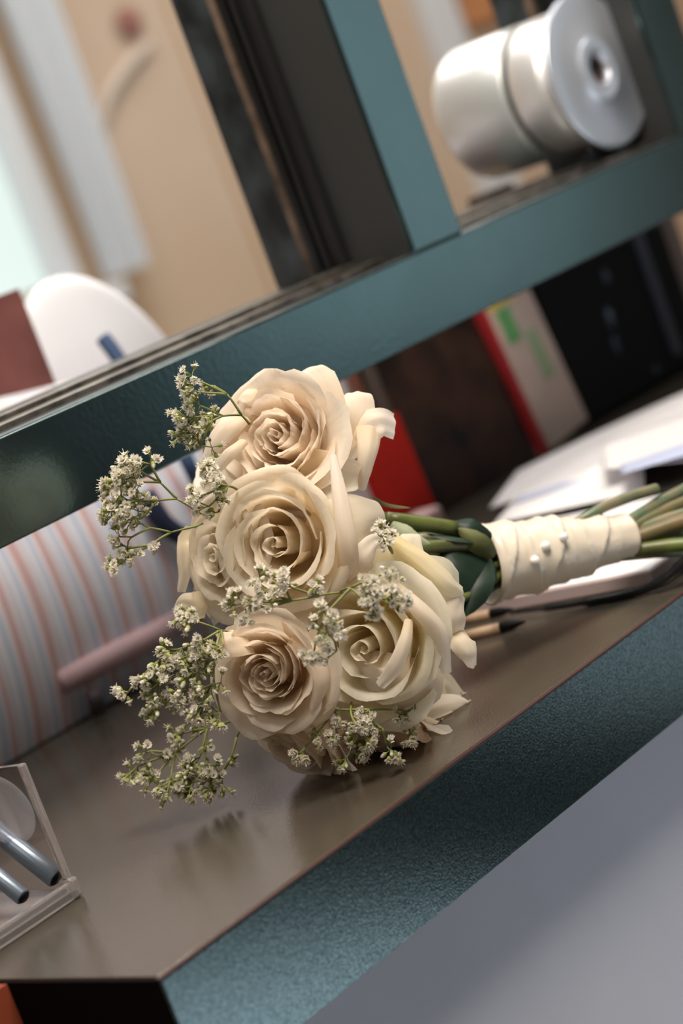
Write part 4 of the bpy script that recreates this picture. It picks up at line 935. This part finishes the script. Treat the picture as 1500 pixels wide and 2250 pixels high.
sprig('dense green gypsophila mass at the lower left', (535, 1395, 1.285), [
    (485, 1385, 1.268, 12, 0, None), (430, 1365, 1.262, 40, 7, 0), (405, 1350, 1.262, 30, 4, 1), (450, 1405, 1.258, 46, 8, 0), (400, 1425, 1.258, 48, 8, 3), (360, 1440, 1.258, 44, 8, 4), (318, 1480, 1.258, 30, 4, 5), (282, 1520, 1.258, 24, 4, 6), (350, 1500, 1.258, 48, 9, 5), (350, 1545, 1.260, 46, 9, 8),
    (470, 1450, 1.256, 46, 8, 0), (425, 1475, 1.256, 48, 9, 10), (410, 1515, 1.256, 44, 7, 11), (470, 1500, 1.256, 48, 9, 10), (450, 1545, 1.258, 46, 9, 13), (485, 1565, 1.260, 36, 7, 13), (490, 1420, 1.258, 36, 5, 0)], 106, out=camdir(-.7, .6, .2), indiv=60, dense=2.7, budp=.5)
sprig('out of focus gypsophila sprig drooping to the counter', (545, 1575, 1.325), [
    (520, 1620, 1.330, 8, 0, None), (508, 1665, 1.326, 20, 2, 0), (490, 1700, 1.325, 46, 9, 1), (470, 1720, 1.325, 40, 8, 1), (455, 1600, 1.34, 8, 0, None), (420, 1585, 1.34, 36, 7, 4), (400, 1612, 1.338, 40, 7, 4), (385, 1655, 1.334, 10, 0, 4), (330, 1650, 1.334, 44, 7, 7), (300, 1685, 1.332, 46, 8, 7), (345, 1700, 1.328, 46, 9, 7),
    (375, 1715, 1.326, 48, 10, 7), (410, 1690, 1.326, 46, 9, 7), (425, 1720, 1.326, 48, 10, 7), (440, 1660, 1.330, 44, 8, 4), (450, 1700, 1.326, 44, 8, 4)], 107, out=camdir(-.5, .8, 0), indiv=44, dense=2.2, budp=.5)
sprig('gypsophila sprig lying across the middle of the roses', (752, 1302, 1.262), [
    (700, 1310, 1.240, 14, 0, None), (640, 1320, 1.236, 12, 0, 0), (640, 1290, 1.236, 36, 6, 0), (560, 1290, 1.238, 42, 8, 1), (540, 1325, 1.240, 44, 9, 1), (590, 1335, 1.238, 42, 7, 1), (680, 1285, 1.236, 30, 3, 0), (615, 1270, 1.238, 34, 4, 1)], 108, out=camdir(-.3, -.1, .6), indiv=36)
sprig('blurred gypsophila sprig in front of the ivory rose', (748, 1300, 1.262), [
    (770, 1292, 1.226, 10, 0, None), (820, 1270, 1.222, 40, 4, 0), (870, 1250, 1.222, 34, 5, 1), (800, 1320, 1.218, 44, 8, 0), (850, 1315, 1.216, 44, 7, 3), (885, 1322, 1.216, 24, 4, 4), (715, 1350, 1.220, 42, 7, 0), (720, 1395, 1.218, 46, 8, 6), (690, 1430, 1.222, 34, 5, 6), (740, 1430, 1.220, 36, 5, 6), (820, 1360, 1.216, 26, 3, 3)], 109, out=camdir(0, .1, .9), indiv=44)
sprig('small gypsophila tuft beside the rolled petal', (862, 1215, 1.275), [
    (850, 1195, 1.255, 34, 6, None), (838, 1180, 1.254, 28, 5, None)], 110, out=camdir(-.2, -.6, .6), indiv=10)
sprig('gypsophila sprig under the ivory rose', (770, 1535, 1.30), [
    (770, 1560, 1.272, 14, 0, None), (735, 1560, 1.268, 38, 6, 0), (705, 1600, 1.266, 42, 9, 1), (670, 1640, 1.270, 34, 7, 2), (775, 1580, 1.264, 40, 7, 0), (790, 1610, 1.264, 44, 9, 4), (770, 1650, 1.268, 34, 6, 5), (840, 1600, 1.266, 42, 7, 0), (850, 1640, 1.268, 42, 7, 7), (885, 1560, 1.275, 30, 5, 0), (900, 1605, 1.28, 34, 6, 9), (810, 1560, 1.268, 34, 5, 0)], 111, out=camdir(0, .6, .6), indiv=44, dense=1.6)
